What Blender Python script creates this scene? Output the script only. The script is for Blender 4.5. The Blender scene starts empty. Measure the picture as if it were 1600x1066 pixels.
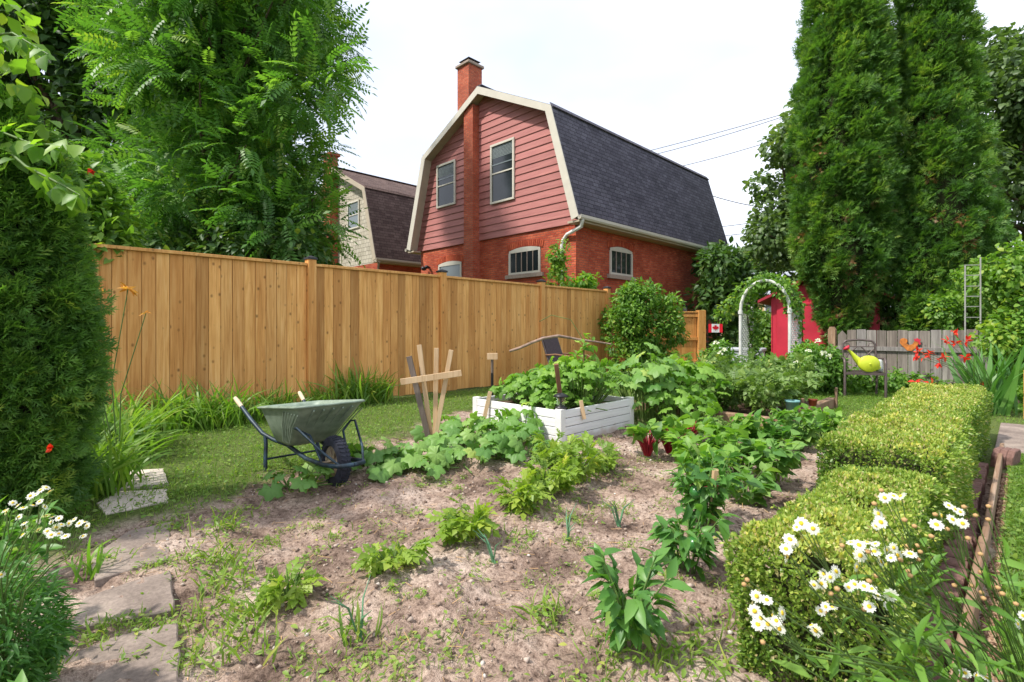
import bpy, math, random
import numpy as np
from mathutils import Vector, Matrix
R = math.radians
PI = math.pi
scene = bpy.context.scene
col = scene.collection

# ---------------------------------------------------------------- camera, world, sun
# The garden's own grid is the world grid: +Y runs along the fences, -X is towards the board fence.
EYE = 1.15
cam_d = bpy.data.cameras.new('camera'); cam = bpy.data.objects.new('camera', cam_d); col.objects.link(cam)
cam.location = (0, 0, EYE); cam.rotation_euler = (R(90), 0, R(45))
cam_d.sensor_width = 36; cam_d.lens = 18.0; cam_d.shift_y = -0.0119
cam_d.clip_start = 0.05; cam_d.clip_end = 800
cam_d.dof.use_dof = True; cam_d.dof.focus_distance = 4.0; cam_d.dof.aperture_fstop = 9.0
scene.camera = cam
scene.view_settings.view_transform = 'Standard'
scene.view_settings.look = 'None'
scene.view_settings.exposure = 1.03
scene.view_settings.gamma = 1.0

# direction from the ground to the sun, in camera terms (right, forward, up) -> world
SUN_EL = R(54)
def cam2w(x, y):
    return ((x - y) / math.sqrt(2), (x + y) / math.sqrt(2))
sx, sy = cam2w(-0.93, -0.36)
sun_dir = Vector((sx * math.cos(SUN_EL), sy * math.cos(SUN_EL), math.sin(SUN_EL))).normalized()
world = bpy.data.worlds.new('World'); scene.world = world; world.use_nodes = True
wn = world.node_tree.nodes; wl = world.node_tree.links
bg = wn['Background']
sky = wn.new('ShaderNodeTexSky'); sky.sky_type = 'NISHITA'; sky.sun_disc = False
sky.sun_elevation = SUN_EL; sky.sun_rotation = math.atan2(sun_dir.x, sun_dir.y)
sky.air_density = 1.0; sky.dust_density = 3.0; sky.ozone_density = 1.0
# thin bright cloud veil in the sky
wtc = wn.new('ShaderNodeTexCoord'); wno = wn.new('ShaderNodeTexNoise'); wno.inputs['Scale'].default_value = 1.6
wno.inputs['Detail'].default_value = 4; wno.inputs['Roughness'].default_value = 0.5
wmp = wn.new('ShaderNodeMapping'); wmp.inputs['Scale'].default_value = (1, 1, 2.2)
wcr = wn.new('ShaderNodeValToRGB')
wcr.color_ramp.elements[0].position = 0.3; wcr.color_ramp.elements[0].color = (0.55, 0.55, 0.55, 1)
wcr.color_ramp.elements[1].position = 0.65; wcr.color_ramp.elements[1].color = (0.97, 0.97, 0.97, 1)
wmx = wn.new('ShaderNodeMixRGB'); wmx.inputs['Color2'].default_value = (6.0, 6.25, 6.9, 1)
wl.new(wtc.outputs['Generated'], wmp.inputs['Vector']); wl.new(wmp.outputs[0], wno.inputs['Vector'])
wl.new(wno.outputs['Fac'], wcr.inputs['Fac']); wl.new(wcr.outputs['Color'], wmx.inputs['Fac'])
wl.new(sky.outputs['Color'], wmx.inputs['Color1'])
wn2 = wn.new('ShaderNodeTexNoise'); wn2.inputs['Scale'].default_value = 1.1; wn2.inputs['Detail'].default_value = 5; wn2.inputs['Roughness'].default_value = 0.45
wl.new(wmp.outputs[0], wn2.inputs['Vector'])
wcr2 = wn.new('ShaderNodeValToRGB'); wcr2.color_ramp.elements[0].position = 0.36; wcr2.color_ramp.elements[0].color = (0.84, 0.86, 0.90, 1)
wcr2.color_ramp.elements[1].position = 0.58; wcr2.color_ramp.elements[1].color = (1, 1, 1, 1)
wml = wn.new('ShaderNodeMixRGB'); wml.blend_type = 'MULTIPLY'; wml.inputs['Fac'].default_value = 1.0
wl.new(wn2.outputs['Fac'], wcr2.inputs['Fac']); wl.new(wmx.outputs['Color'], wml.inputs['Color1']); wl.new(wcr2.outputs['Color'], wml.inputs['Color2'])
wl.new(wml.outputs['Color'], bg.inputs['Color'])
bg.inputs['Strength'].default_value = 0.115
sl = bpy.data.lights.new('sun', 'SUN'); sun = bpy.data.objects.new('sun', sl); col.objects.link(sun)
sl.energy = 2.7; sl.angle = R(2.5); sl.color = (1.0, 0.95, 0.87)
sun.rotation_euler = sun_dir.to_track_quat('Z', 'Y').to_euler()

# ---------------------------------------------------------------- helpers: placing
S2 = math.sqrt(2)
def W(px, py, d):
    """world point seen at photo pixel (px, py), d metres in front of the eye"""
    X = (px - 800) / 800 * d
    z = EYE - (py - 514) * d / 800
    return Vector(((X - d) / S2, (X + d) / S2, z))
def G(px, py, z=0.0):
    """the point of height z seen at photo pixel (px, py)"""
    d = (EYE - z) * 800 / (py - 514)
    v = W(px, py, d); v.z = z
    return v
def gdist(v):
    return (v[1] - v[0]) / S2

# ---------------------------------------------------------------- helpers: materials
class NT:
    def __init__(s, name):
        s.m = bpy.data.materials.new(name); s.m.use_nodes = True
        s.n = s.m.node_tree.nodes; s.l = s.m.node_tree.links; s.p = s.n['Principled BSDF']
    def new(s, t, **k):
        o = s.n.new(t)
        for a, b in k.items():
            if hasattr(o, a): setattr(o, a, b)
            else: o.inputs[a.replace('_', ' ')].default_value = b
        return o
    def link(s, a, b): s.l.new(a, b)
    def coord(s, kind='Object', scale=(1, 1, 1)):
        t = s.n.new('ShaderNodeTexCoord'); m = s.n.new('ShaderNodeMapping')
        m.inputs['Scale'].default_value = scale
        s.l.new(t.outputs[kind], m.inputs['Vector']); return m.outputs[0]
    def noise(s, vec, scale, detail=4, rough=0.55, dist=0.0):
        o = s.n.new('ShaderNodeTexNoise'); o.inputs['Scale'].default_value = scale
        o.inputs['Detail'].default_value = detail; o.inputs['Roughness'].default_value = rough
        o.inputs['Distortion'].default_value = dist
        s.l.new(vec, o.inputs['Vector']); return o.outputs['Fac']
    def ramp(s, fac, stops):
        o = s.n.new('ShaderNodeValToRGB'); e = o.color_ramp.elements
        while len(e) < len(stops): e.new(0.5)
        for i, (p, c) in enumerate(stops):
            e[i].position = p; e[i].color = tuple(c) + (1,) if len(c) == 3 else c
        s.l.new(fac, o.inputs['Fac']); return o.outputs['Color']
    def mix(s, fac, a, b, mode='MIX'):
        o = s.n.new('ShaderNodeMixRGB'); o.blend_type = mode
        for v, k in ((fac, 'Fac'), (a, 'Color1'), (b, 'Color2')):
            if hasattr(v, 'is_output'): s.l.new(v, o.inputs[k])
            elif k == 'Fac': o.inputs[k].default_value = v
            else: o.inputs[k].default_value = tuple(v) + (1,)
        return o.outputs['Color']
    def attr(s, name='tint'):
        o = s.n.new('ShaderNodeAttribute'); o.attribute_name = name; return o.outputs['Fac']
    def bump(s, h, dist=0.01, strength=1.0):
        o = s.n.new('ShaderNodeBump'); o.inputs['Distance'].default_value = dist; o.inputs['Strength'].default_value = strength
        s.l.new(h, o.inputs['Height']); s.l.new(o.outputs['Normal'], s.p.inputs['Normal'])
    def base(s, c):
        if hasattr(c, 'is_output'): s.l.new(c, s.p.inputs['Base Color'])
        else: s.p.inputs['Base Color'].default_value = tuple(c) + (1,)
    def rough(s, v, spec=0.5):
        s.p.inputs['Roughness'].default_value = v; s.p.inputs['Specular IOR Level'].default_value = spec

def leafmat(name, dark, mid, light, transl=0.35, rough=0.45, spec=0.35, var=0.25):
    t = NT(name)
    c = t.ramp(t.attr(), [(0.0, dark), (0.5, mid), (0.95, light), (1.0, tuple(min(.9, x) for x in (light[0] * 1.25 + .02, light[1] * 1.08, light[2])))])
    n = t.noise(t.coord('Object'), 2.2, 2)
    c2 = t.mix(t.ramp(n, [(0.35, (0, 0, 0)), (0.65, (var, var, var))]), c, mid)
    t.base(c2); t.rough(rough, spec)
    tr = t.n.new('ShaderNodeBsdfTranslucent')
    cc = t.mix(1.0, c2, (1.5, 1.65, 0.55), 'MULTIPLY'); t.link(cc, tr.inputs['Color'])
    mx = t.n.new('ShaderNodeMixShader'); mx.inputs[0].default_value = transl
    t.link(t.p.outputs[0], mx.inputs[1]); t.link(tr.outputs[0], mx.inputs[2])
    t.link(mx.outputs[0], t.n['Material Output'].inputs['Surface'])
    return t.m
def plain(name, c, rough=0.6, spec=0.4, metal=0.0, var=0.25, scale=12, bump=0.0):
    t = NT(name); n = t.noise(t.coord('Object'), scale, 5)
    d = tuple(x * (1 - var) for x in c); e = tuple(min(1, x * (1 + var)) for x in c)
    t.base(t.ramp(n, [(0.3, d), (0.7, e)])); t.rough(rough, spec); t.p.inputs['Metallic'].default_value = metal
    if bump: t.bump(t.noise(t.coord('Object'), scale * 6, 4), bump)
    return t.m
def woodmat(name, dark, mid, light, knots=True, rough=0.7, gs=1.0, grey=0.0):
    """grain runs along v of the UV map"""
    t = NT(name)
    o = t.n.new('ShaderNodeUVMap'); a = t.attr()
    comb = t.n.new('ShaderNodeCombineXYZ'); t.link(a, comb.inputs['Z'])
    sc = t.n.new('ShaderNodeVectorMath'); sc.operation = 'SCALE'; sc.inputs['Scale'].default_value = 37.0
    t.link(comb.outputs[0], sc.inputs[0])
    ad = t.n.new('ShaderNodeVectorMath'); ad.operation = 'ADD'
    t.link(o.outputs[0], ad.inputs[0]); t.link(sc.outputs[0], ad.inputs[1])
    mp = t.n.new('ShaderNodeMapping'); mp.inputs['Scale'].default_value = (38 * gs, 1.6 * gs, 1); t.link(ad.outputs[0], mp.inputs['Vector'])
    g = t.noise(mp.outputs[0], 1.0, 5, 0.6, 0.6)
    mp2 = t.n.new('ShaderNodeMapping'); mp2.inputs['Scale'].default_value = (4, 0.8, 1); t.link(ad.outputs[0], mp2.inputs['Vector'])
    g2 = t.noise(mp2.outputs[0], 1.5, 3)
    c = t.ramp(g, [(0.28, dark), (0.5, mid), (0.75, light)])
    c = t.mix(t.ramp(g2, [(0.35, (0, 0, 0)), (0.7, (0.55, 0.55, 0.55))]), c, dark)
    # board to board
    bt = t.ramp(a, [(0.0, (0.66, 0.62, 0.58)), (0.3, (0.95, 0.88, 0.80)), (0.6, (0.98, 0.99, 1.0)), (1.0, (1.16, 1.16, 1.12))])
    c = t.mix(1.0, c, bt, 'MULTIPLY')
    if knots:
        v = t.n.new('ShaderNodeTexVoronoi'); v.inputs['Scale'].default_value = 1.0
        mp3 = t.n.new('ShaderNodeMapping'); mp3.inputs['Scale'].default_value = (11, 8.0, 1); t.link(ad.outputs[0], mp3.inputs['Vector'])
        t.link(mp3.outputs[0], v.inputs['Vector'])
        k0 = t.ramp(v.outputs['Distance'], [(0.05, (1, 1, 1)), (0.17, (0.35, 0.35, 0.35)), (0.24, (0, 0, 0))])
        sk = t.n.new('ShaderNodeSeparateColor'); t.link(v.outputs['Color'], sk.inputs[0])
        k = t.mix(1.0, k0, t.ramp(sk.outputs[0], [(0.36, (0.9, 0.9, 0.9)), (0.40, (0, 0, 0))]), 'MULTIPLY')
        c = t.mix(k, c, tuple(x * 0.35 for x in dark))
    t.base(c); t.rough(rough, 0.25); t.bump(g, 0.002)
    return t.m

# ---------------------------------------------------------------- helpers: meshes
class MB:
    """collects solid shapes; UVs lie along each face in metres"""
    def __init__(s): s.v = []; s.f = []; s.t = []; s.smooth = []; s.m = []; s.mi = 0
    def add(s, vs, fs, tint=0.5, smooth=False):
        b = len(s.v); s.v += [tuple(v) for v in vs]
        for f in fs: s.f.append([b + i for i in f]); s.t.append(tint); s.smooth.append(smooth); s.m.append(s.mi)
        return s
    def box(s, x0, y0, z0, x1, y1, z1, tint=0.5):
        v = [(x0, y0, z0), (x1, y0, z0), (x1, y1, z0), (x0, y1, z0), (x0, y0, z1), (x1, y0, z1), (x1, y1, z1), (x0, y1, z1)]
        return s.add(v, [(0, 3, 2, 1), (4, 5, 6, 7), (0, 1, 5, 4), (1, 2, 6, 5), (2, 3, 7, 6), (3, 0, 4, 7)], tint)
    def cbox(s, c, size, tint=0.5):
        return s.box(c[0] - size[0] / 2, c[1] - size[1] / 2, c[2] - size[2] / 2, c[0] + size[0] / 2, c[1] + size[1] / 2, c[2] + size[2] / 2, tint)
    def bar(s, p0, p1, w, t, up=(0, 0, 1), tint=0.5, w1=None):
        """rectangular bar from p0 to p1; w across, t along 'up'"""
        p0 = Vector(p0); p1 = Vector(p1); d = (p1 - p0).normalized(); up = Vector(up)
        if abs(d.dot(up)) > 0.98: up = Vector((1, 0, 0))
        x = d.cross(up).normalized(); u = x.cross(d).normalized(); w1 = w if w1 is None else w1
        vs = []
        for p, ww in ((p0, w), (p1, w1)):
            for a, b in ((-1, -1), (1, -1), (1, 1), (-1, 1)): vs.append(p + x * a * ww / 2 + u * b * t / 2)
        return s.add(vs, [(3, 2, 1, 0), (4, 5, 6, 7), (0, 1, 5, 4), (1, 2, 6, 5), (2, 3, 7, 6), (3, 0, 4, 7)], tint)
    def tube(s, pts, r, n=8, tint=0.5, caps=True):
        pts = [Vector(p) for p in pts]
        rs = r if isinstance(r, (list, tuple)) else [r] * len(pts)
        vs = []; fs = []; x = None
        for i, p in enumerate(pts):
            d = (pts[min(i + 1, len(pts) - 1)] - pts[max(i - 1, 0)]).normalized()
            if x is None:
                a = Vector((0, 0, 1)) if abs(d.z) < 0.9 else Vector((1, 0, 0)); x = d.cross(a).normalized()
            else: x = (x - d * x.dot(d)).normalized()
            y = d.cross(x)
            for k in range(n):
                a = 2 * PI * k / n; vs.append(p + (x * math.cos(a) + y * math.sin(a)) * rs[i])
        for i in range(len(pts) - 1):
            for k in range(n):
                fs.append((i * n + k, i * n + (k + 1) % n, (i + 1) * n + (k + 1) % n, (i + 1) * n + k))
        s.add(vs, fs, tint, True)
        if caps:
            s.add(vs[:n], [tuple(range(n))[::-1]], tint); s.add(vs[-n:], [tuple(range(n))], tint)
        return s
    def lathe(s, prof, c=(0, 0, 0), n=24, axis='z', tint=0.5, smooth=True):
        vs = []; fs = []
        for (r, h) in prof:
            for k in range(n):
                a = 2 * PI * k / n; p = (r * math.cos(a), r * math.sin(a), h)
                if axis == 'y': p = (p[0], p[2], p[1])
                if axis == 'x': p = (p[2], p[0], p[1])
                vs.append((p[0] + c[0], p[1] + c[1], p[2] + c[2]))
        for i in range(len(prof) - 1):
            for k in range(n): fs.append((i * n + k, i * n + (k + 1) % n, (i + 1) * n + (k + 1) % n, (i + 1) * n + k))
        return s.add(vs, fs, tint, smooth)
    def prism(s, poly, y0, y1, axis='y', tint=0.5):
        """poly of (a, b) extruded along an axis: y -> (a, y, b); x -> (x, a, b); z -> (a, b, z)"""
        n = len(poly)
        def q(a, b, h): return (a, h, b) if axis == 'y' else (h, a, b) if axis == 'x' else (a, b, h)
        vs = [q(a, b, y0) for a, b in poly] + [q(a, b, y1) for a, b in poly]
        fs = [tuple(range(n)), tuple(range(2 * n - 1, n - 1, -1))] + [(i, (i + 1) % n + 0, (i + 1) % n + n, i + n)[::-1] for i in range(n)]
        return s.add(vs, fs, tint)
    def build(s, name, mat, parent=None, bevel=0, fixn=True):
        me = bpy.data.meshes.new(name); me.from_pydata(s.v, [], s.f)
        me.polygons.foreach_set('use_smooth', s.smooth)
        mats = mat if isinstance(mat, (list, tuple)) else [mat]
        for m in mats: me.materials.append(m)
        me.polygons.foreach_set('material_index', s.m)
        if fixn:
            import bmesh
            bm = bmesh.new(); bm.from_mesh(me); bmesh.ops.recalc_face_normals(bm, faces=bm.faces); bm.to_mesh(me); bm.free()
        V = np.array(s.v, dtype=float); uv = np.zeros((len(me.loops), 2)); tt = np.zeros(len(me.loops))
        for p in me.polygons:
            n = np.array(p.normal[:]);
            li = list(p.loop_indices); vi = [me.loops[i].vertex_index for i in li]
            if abs(n[2]) > 0.985: a = np.array((1., 0, 0)); b = np.array((0, 1., 0))
            else:
                a = np.array((-n[1], n[0], 0)); a /= np.linalg.norm(a); b = np.cross(n, a)
            for i, v in zip(li, vi): uv[i] = (V[v] @ a, V[v] @ b)
            tt[li] = s.t[p.index]
        ul = me.uv_layers.new(name='UVMap'); ul.data.foreach_set('uv', uv.ravel())
        at = me.attributes.new('tint', 'FLOAT', 'CORNER'); at.data.foreach_set('value', tt)
        o = bpy.data.objects.new(name, me); col.objects.link(o)
        if parent is not None: o.parent = parent
        if bevel:
            md = o.modifiers.new('bevel', 'BEVEL'); md.width = bevel; md.segments = 1; md.limit_method = 'ANGLE'
        return o

def tag(o, label=None, cat=None, group=None, kind=None):
    if label: o['label'] = label
    if cat: o['category'] = cat
    if group: o['group'] = group
    if kind: o['kind'] = kind
    return o
def thing(name, label, cat, loc=(0, 0, 0), rz=0, group=None):
    o = bpy.data.objects.new(name, None); col.objects.link(o); o.empty_display_size = 0.1
    o.location = loc; o.rotation_euler = (0, 0, rz)
    return tag(o, label, cat, group)
def dup(root, loc, rz=0, sc=1.0, label=None, group=None):
    r = root.copy(); col.objects.link(r); r.location = loc; r.rotation_euler = (0, 0, rz); r.scale = (sc,) * 3
    if label: r['label'] = label
    if group: r['group'] = group
    for ch in list(root.children):
        c = ch.copy(); col.objects.link(c); c.parent = r
        for g in list(ch.children):
            d = g.copy(); col.objects.link(d); d.parent = c
    return r

# leaf meshes in numpy -------------------------------------------------
class Leaves:
    def __init__(s): s.V = []; s.L = []; s.T = []; s.A = []; s.nv = 0
    def add(s, tpl, pos, M, tint):
        V, F = tpl; pos = np.asarray(pos, float); N = len(pos)
        if N == 0: return s
        V = np.asarray(V, float)
        out = np.einsum('nij,vj->nvi', M, V) + pos[:, None, :]
        nv = len(V); base = (np.arange(N) * nv + s.nv)[:, None]
        fl = np.concatenate([np.array(f) for f in F]); tot = np.array([len(f) for f in F])
        s.V.append(out.reshape(-1, 3)); s.L.append((fl[None, :] + base).ravel()); s.T.append(np.tile(tot, N))
        s.A.append(np.repeat(np.clip(tint, 0, 1), nv)); s.nv += N * nv
        return s
    def build(s, name, mat, parent=None, smooth=False):
        V = np.concatenate(s.V); L = np.concatenate(s.L); T = np.concatenate(s.T); A = np.concatenate(s.A)
        me = bpy.data.meshes.new(name)
        me.vertices.add(len(V)); me.vertices.foreach_set('co', V.ravel())
        me.loops.add(len(L)); me.loops.foreach_set('vertex_index', L.astype(np.int32))
        st = np.concatenate([[0], np.cumsum(T)[:-1]]).astype(np.int32)
        me.polygons.add(len(T)); me.polygons.foreach_set('loop_start', st); me.polygons.foreach_set('loop_total', T.astype(np.int32))
        if smooth: me.polygons.foreach_set('use_smooth', np.ones(len(T), bool))
        me.materials.append(mat)
        at = me.attributes.new('tint', 'FLOAT', 'POINT'); at.data.foreach_set('value', A)
        me.update(calc_edges=True); me.validate()
        o = bpy.data.objects.new(name, me); col.objects.link(o)
        if parent is not None: o.parent = parent
        return o
def nrm(a):
    a = np.asarray(a, float); return a / np.maximum(np.linalg.norm(a, axis=-1, keepdims=True), 1e-9)
def frames(d, n, size, sw=None):
    """columns: x (across), y (along the leaf), z (leaf normal), scaled"""
    y = nrm(d); n = np.asarray(n, float); x = nrm(np.cross(y, n) + 1e-6); z = np.cross(x, y)
    size = np.asarray(size, float) * np.ones(len(y)); sw = size if sw is None else size * sw
    return np.stack([x * sw[:, None], y * size[:, None], z * size[:, None]], axis=2)
def rsph(rng, n):
    return nrm(rng.normal(size=(n, 3)))

def leaf_t(w=0.3, fold=0.08, droop=0.15):
    V = [(0, 0, 0), (-w * .85, .35, fold), (0, .38, 0), (w * .85, .35, fold), (-w * .65, .7, fold * .8 - droop * .45), (0, .72, -droop * .5), (w * .65, .7, fold * .8 - droop * .45), (0, 1, -droop)]
    F = [(0, 3, 2), (0, 2, 1), (1, 2, 5, 4), (2, 3, 6, 5), (4, 5, 7), (5, 6, 7)]
    return V, F
def leaf_s(w=0.3, fold=0.08):
    V = [(0, 0, 0), (w, .5, fold), (0, 1, 0), (-w, .5, fold)]
    return V, [(0, 1, 2), (0, 2, 3)]
def pinnate_t(pairs=7, lw=0.05, ll=0.25, arch=0.36):
    V = []; F = []
    def rp(t): return np.array((0, t, -arch * t * t + 0.12 * t))
    for i in range(pairs):
        t = 0.16 + 0.8 * i / pairs; p = rp(t); L = ll * (1.0 - 0.35 * abs(t - 0.55) / 0.45)
        for sd in (-1, 1):
            d = np.array((sd * 0.92, 0.36, -0.20)); d /= np.linalg.norm(d); q = np.array((-d[1] * sd, d[0] * sd, 0.0)) * lw
            b = len(V); V += [tuple(p), tuple(p + d * L * .45 + q), tuple(p + d * L + (0, 0, -0.03)), tuple(p + d * L * .45 - q)]
            F += [(b, b + 1, b + 2, b + 3)]
    p = rp(.95); b = len(V); V += [tuple(p), tuple(p + np.array((lw, .12, -.03))), tuple(p + np.array((0, .25, -.12))), tuple(p + np.array((-lw, .12, -.03)))]
    F += [(b, b + 1, b + 2, b + 3)]
    b = len(V); V += [(-.006, 0, 0), (.006, 0, 0), tuple(rp(.5) + (.005, 0, 0)), tuple(rp(.5) - (.005, 0, 0)), tuple(rp(.95))]
    F += [(b, b + 1, b + 2, b + 3), (b + 3, b + 2, b + 4)]
    return V, F
def spray_t():
    V = []; F = []
    for (p, d, L, w) in (((0, 0, 0), (0, 1, 0), 1.0, .07), ((0, .15, 0), (.75, .66, .05), .6, .06), ((0, .25, 0), (-.75, .66, .05), .6, .06), ((0, .45, 0), (.65, .75, -.05), .42, .05), ((0, .55, 0), (-.65, .75, -.05), .38, .05)):
        p = np.array(p, float); d = np.array(d, float); q = np.array((-d[1], d[0], 0)) * w
        b = len(V); V += [tuple(p), tuple(p + d * L * .55 + q), tuple(p + d * L + (0, 0, -.08)), tuple(p + d * L * .55 - q)]; F.append((b, b + 3, b + 2, b + 1))
    return V, F
def lobed_t(lobes=5, cup=0.15, depth=0.32, n=25, seed=0):
    """broad lobed leaf, petiole joins near (0,0)"""
    V = [(0, 0, 0)]; rr = random.Random(seed)
    for i in range(n):
        a = -PI * 0.86 + 2 * PI * 0.86 * i / (n - 1)
        r = 0.55 + 0.13 * math.cos(a * 0.9)
        r *= 1 - depth * (0.5 - 0.5 * math.cos(2 * PI * ((a / (2 * PI * .86)) * lobes + 0.5))) + rr.uniform(-.03, .03)
        x = math.sin(a) * r; y = math.cos(a) * r
        V.append((x, y, cup * (x * x + y * y) * 2 * (-1 if i % 2 else -.5) + rr.uniform(-.03, .03)))
    m = []
    for i in range(1, n + 1):
        v = V[i]; m.append((v[0] * .55, v[1] * .55, .04 + (0.03 if i % 3 else -.02)))
    k = len(V); V += m
    F = []
    for i in range(n - 1): F += [(0, k + i + 1, k + i), (k + i, k + i + 1, i + 2, i + 1)]
    return V, F
def blade_t(bend=0.6, w=0.03, segs=5, fold=0.0):
    V = []; F = []
    a = 0.0; y = 0.0; z = 0.0
    for i in range(segs + 1):
        t = i / segs; ww = w * (1 - t ** 2.2) * (0.7 + 0.6 * min(t * 3, 1)) + 0.0015
        V += [(-ww, y, z + fold * ww), (ww, y, z + fold * ww)]
        a = bend * 2.0 * t; z += math.cos(a) / segs; y += math.sin(a) / segs
    for i in range(segs): F.append((2 * i, 2 * i + 1, 2 * i + 3, 2 * i + 2))
    return V, F
def compound_t(n=3, ll=0.42, lw=0.17):
    """potato / tomato leaf"""
    V = []; F = []
    def put(p, d, L, w):
        d = np.array(d, float); d /= np.linalg.norm(d); q = np.array((-d[1], d[0], 0)) * w; p = np.array(p, float); up = np.array((0, 0, .04))
        b = len(V); V.extend([tuple(p), tuple(p + d * L * .42 + q + up), tuple(p + d * L * .45), tuple(p + d * L * .42 - q + up), tuple(p + d * L - up * 2)])
        F.extend([(b, b + 3, b + 2), (b, b + 2, b + 1), (b + 1, b + 2, b + 4), (b + 2, b + 3, b + 4)])
    for i in range(n):
        y = 0.2 + 0.5 * i / n; z = -0.25 * y * y
        put((0, y, z), (.9, .5, -.1), ll * (.7 + .2 * i), lw * .8); put((0, y + .03, z), (-.9, .5, -.1), ll * (.7 + .2 * i), lw * .8)
    put((0, .68, -.12), (0, 1, -.25), ll, lw)
    b = len(V); V.extend([(-.01, 0, 0), (.01, 0, 0), (.008, .7, -.12), (-.008, .7, -.12)]); F.append((b, b + 1, b + 2, b + 3))
    return V, F
T_LEAF = leaf_t(); T_LEAFW = leaf_t(.42, .1, .22); T_SMALL = leaf_s(.3); T_PIN = pinnate_t(); T_SPRAY = spray_t()
T_SQ = [lobed_t(5, .22, .3, 25, s) for s in range(3)]
T_BL = [blade_t(b, w) for b, w in ((.25, .02), (.5, .022), (.75, .02), (1.0, .02))]
T_CMP = compound_t()
T_MAPLE = lobed_t(5, .2, .45, 11, 4)
def vnoise(x, y, seed=0):
    xi = np.floor(x).astype(int); yi = np.floor(y).astype(int); xf = x - xi; yf = y - yi
    def h(a, b):
        n = (a * 374761393 + b * 668265263 + seed * 974711) & 0x7fffffff
        n = ((n ^ (n >> 13)) * 1274126177) & 0x7fffffff
        return ((n ^ (n >> 16)) & 0xffff) / 65535.0
    u = xf * xf * (3 - 2 * xf); v = yf * yf * (3 - 2 * yf)
    return (h(xi, yi) * (1 - u) + h(xi + 1, yi) * u) * (1 - v) + (h(xi, yi + 1) * (1 - u) + h(xi + 1, yi + 1) * u) * v
# ================================================================= materials
def brickmat(name, c1, c2, mortar, sc=1.0):
    t = NT(name); uv = t.n.new('ShaderNodeUVMap')
    b = t.n.new('ShaderNodeTexBrick'); b.offset = 0.5
    b.inputs['Scale'].default_value = 1.0; b.inputs['Brick Width'].default_value = 0.215 * sc; b.inputs['Row Height'].default_value = 0.072 * sc
    b.inputs['Mortar Size'].default_value = 0.009 * sc; b.inputs['Mortar Smooth'].default_value = 0.3; b.inputs['Bias'].default_value = -0.1
    b.inputs['Color1'].default_value = c1 + (1,); b.inputs['Color2'].default_value = c2 + (1,); b.inputs['Mortar'].default_value = mortar + (1,)
    t.link(uv.outputs[0], b.inputs['Vector'])
    n1 = t.noise(t.coord('Object'), 1.1, 5); n2 = t.noise(t.coord('Object'), 26, 4)
    c = t.mix(1.0, b.outputs['Color'], t.ramp(n1, [(0.3, (0.72, 0.68, 0.68)), (0.7, (1.15, 1.15, 1.15))]), 'MULTIPLY')
    c = t.mix(1.0, c, t.ramp(n2, [(0.3, (0.7, 0.7, 0.7)), (0.75, (1.25, 1.2, 1.2))]), 'MULTIPLY')
    t.base(c); t.rough(0.85, 0.2); t.bump(b.outputs['Fac'], -0.006); return t.m
M = {}
M['brick'] = brickmat('red_brick', (0.46, 0.075, 0.036), (0.66, 0.16, 0.075), (0.30, 0.13, 0.09))
M['brick_dark'] = brickmat('chimney_brick', (0.46, 0.09, 0.045), (0.60, 0.16, 0.08), (0.28, 0.16, 0.12))
t = NT('red_siding'); n = t.noise(t.coord('Object', (0.4, 0.4, 5)), 3, 5)
c = t.ramp(n, [(0.3, (0.36, 0.135, 0.125)), (0.7, (0.47, 0.19, 0.17))])
c = t.mix(1.0, c, t.ramp(t.attr(), [(0, (0.9, 0.9, 0.9)), (1, (1.08, 1.08, 1.08))]), 'MULTIPLY')
t.base(c); t.rough(0.6, 0.3); M['siding'] = t.m
def shinglemat(name, a, b, gap, rh=0.14, bw=0.3):
    t = NT(name); uv = t.n.new('ShaderNodeUVMap')
    br = t.n.new('ShaderNodeTexBrick'); br.offset = 0.37; br.offset_frequency = 2; br.squash = 1
    br.inputs['Brick Width'].default_value = bw; br.inputs['Row Height'].default_value = rh; br.inputs['Scale'].default_value = 1
    br.inputs['Mortar Size'].default_value = 0.008; br.inputs['Mortar Smooth'].default_value = 0.4
    br.inputs['Color1'].default_value = a + (1,); br.inputs['Color2'].default_value = b + (1,); br.inputs['Mortar'].default_value = gap + (1,)
    t.link(uv.outputs[0], br.inputs['Vector'])
    n = t.noise(t.coord('Object'), 60, 3); n2 = t.noise(t.coord('Object'), 0.9, 4)
    c = t.mix(1.0, br.outputs['Color'], t.ramp(n, [(0.3, (0.7, 0.7, 0.7)), (0.7, (1.35, 1.35, 1.35))]), 'MULTIPLY')
    c = t.mix(1.0, c, t.ramp(n2, [(0.35, (0.85, 0.85, 0.85)), (0.7, (1.15, 1.15, 1.15))]), 'MULTIPLY')
    t.base(c); t.rough(0.9, 0.2); t.bump(br.outputs['Fac'], -0.012); return t.m
M['roof_grey'] = shinglemat('dark_shingle', (0.075, 0.070, 0.092), (0.125, 0.118, 0.148), (0.012, 0.012, 0.016))
M['roof_brown'] = shinglemat('brown_shingle', (0.085, 0.052, 0.045), (0.15, 0.10, 0.085), (0.025, 0.018, 0.016))
M['cream_shingle'] = shinglemat('cream_wall_shingle', (0.42, 0.38, 0.30), (0.55, 0.50, 0.42), (0.14, 0.12, 0.10), 0.2, 0.26)
M['roof_pale'] = shinglemat('pale_shingle', (0.30, 0.33, 0.38), (0.40, 0.43, 0.48), (0.2, 0.2, 0.22))
M['cream'] = plain('cream_paint', (0.58, 0.54, 0.46), 0.5, 0.4, 0, 0.06, 3)
M['soffit'] = plain('soffit_tan', (0.44, 0.37, 0.28), 0.6, 0.3, 0, 0.08, 3)
M['yellow_wall'] = plain('yellow_wall', (0.58, 0.44, 0.22), 0.8, 0.2, 0, 0.1, 3)
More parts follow.
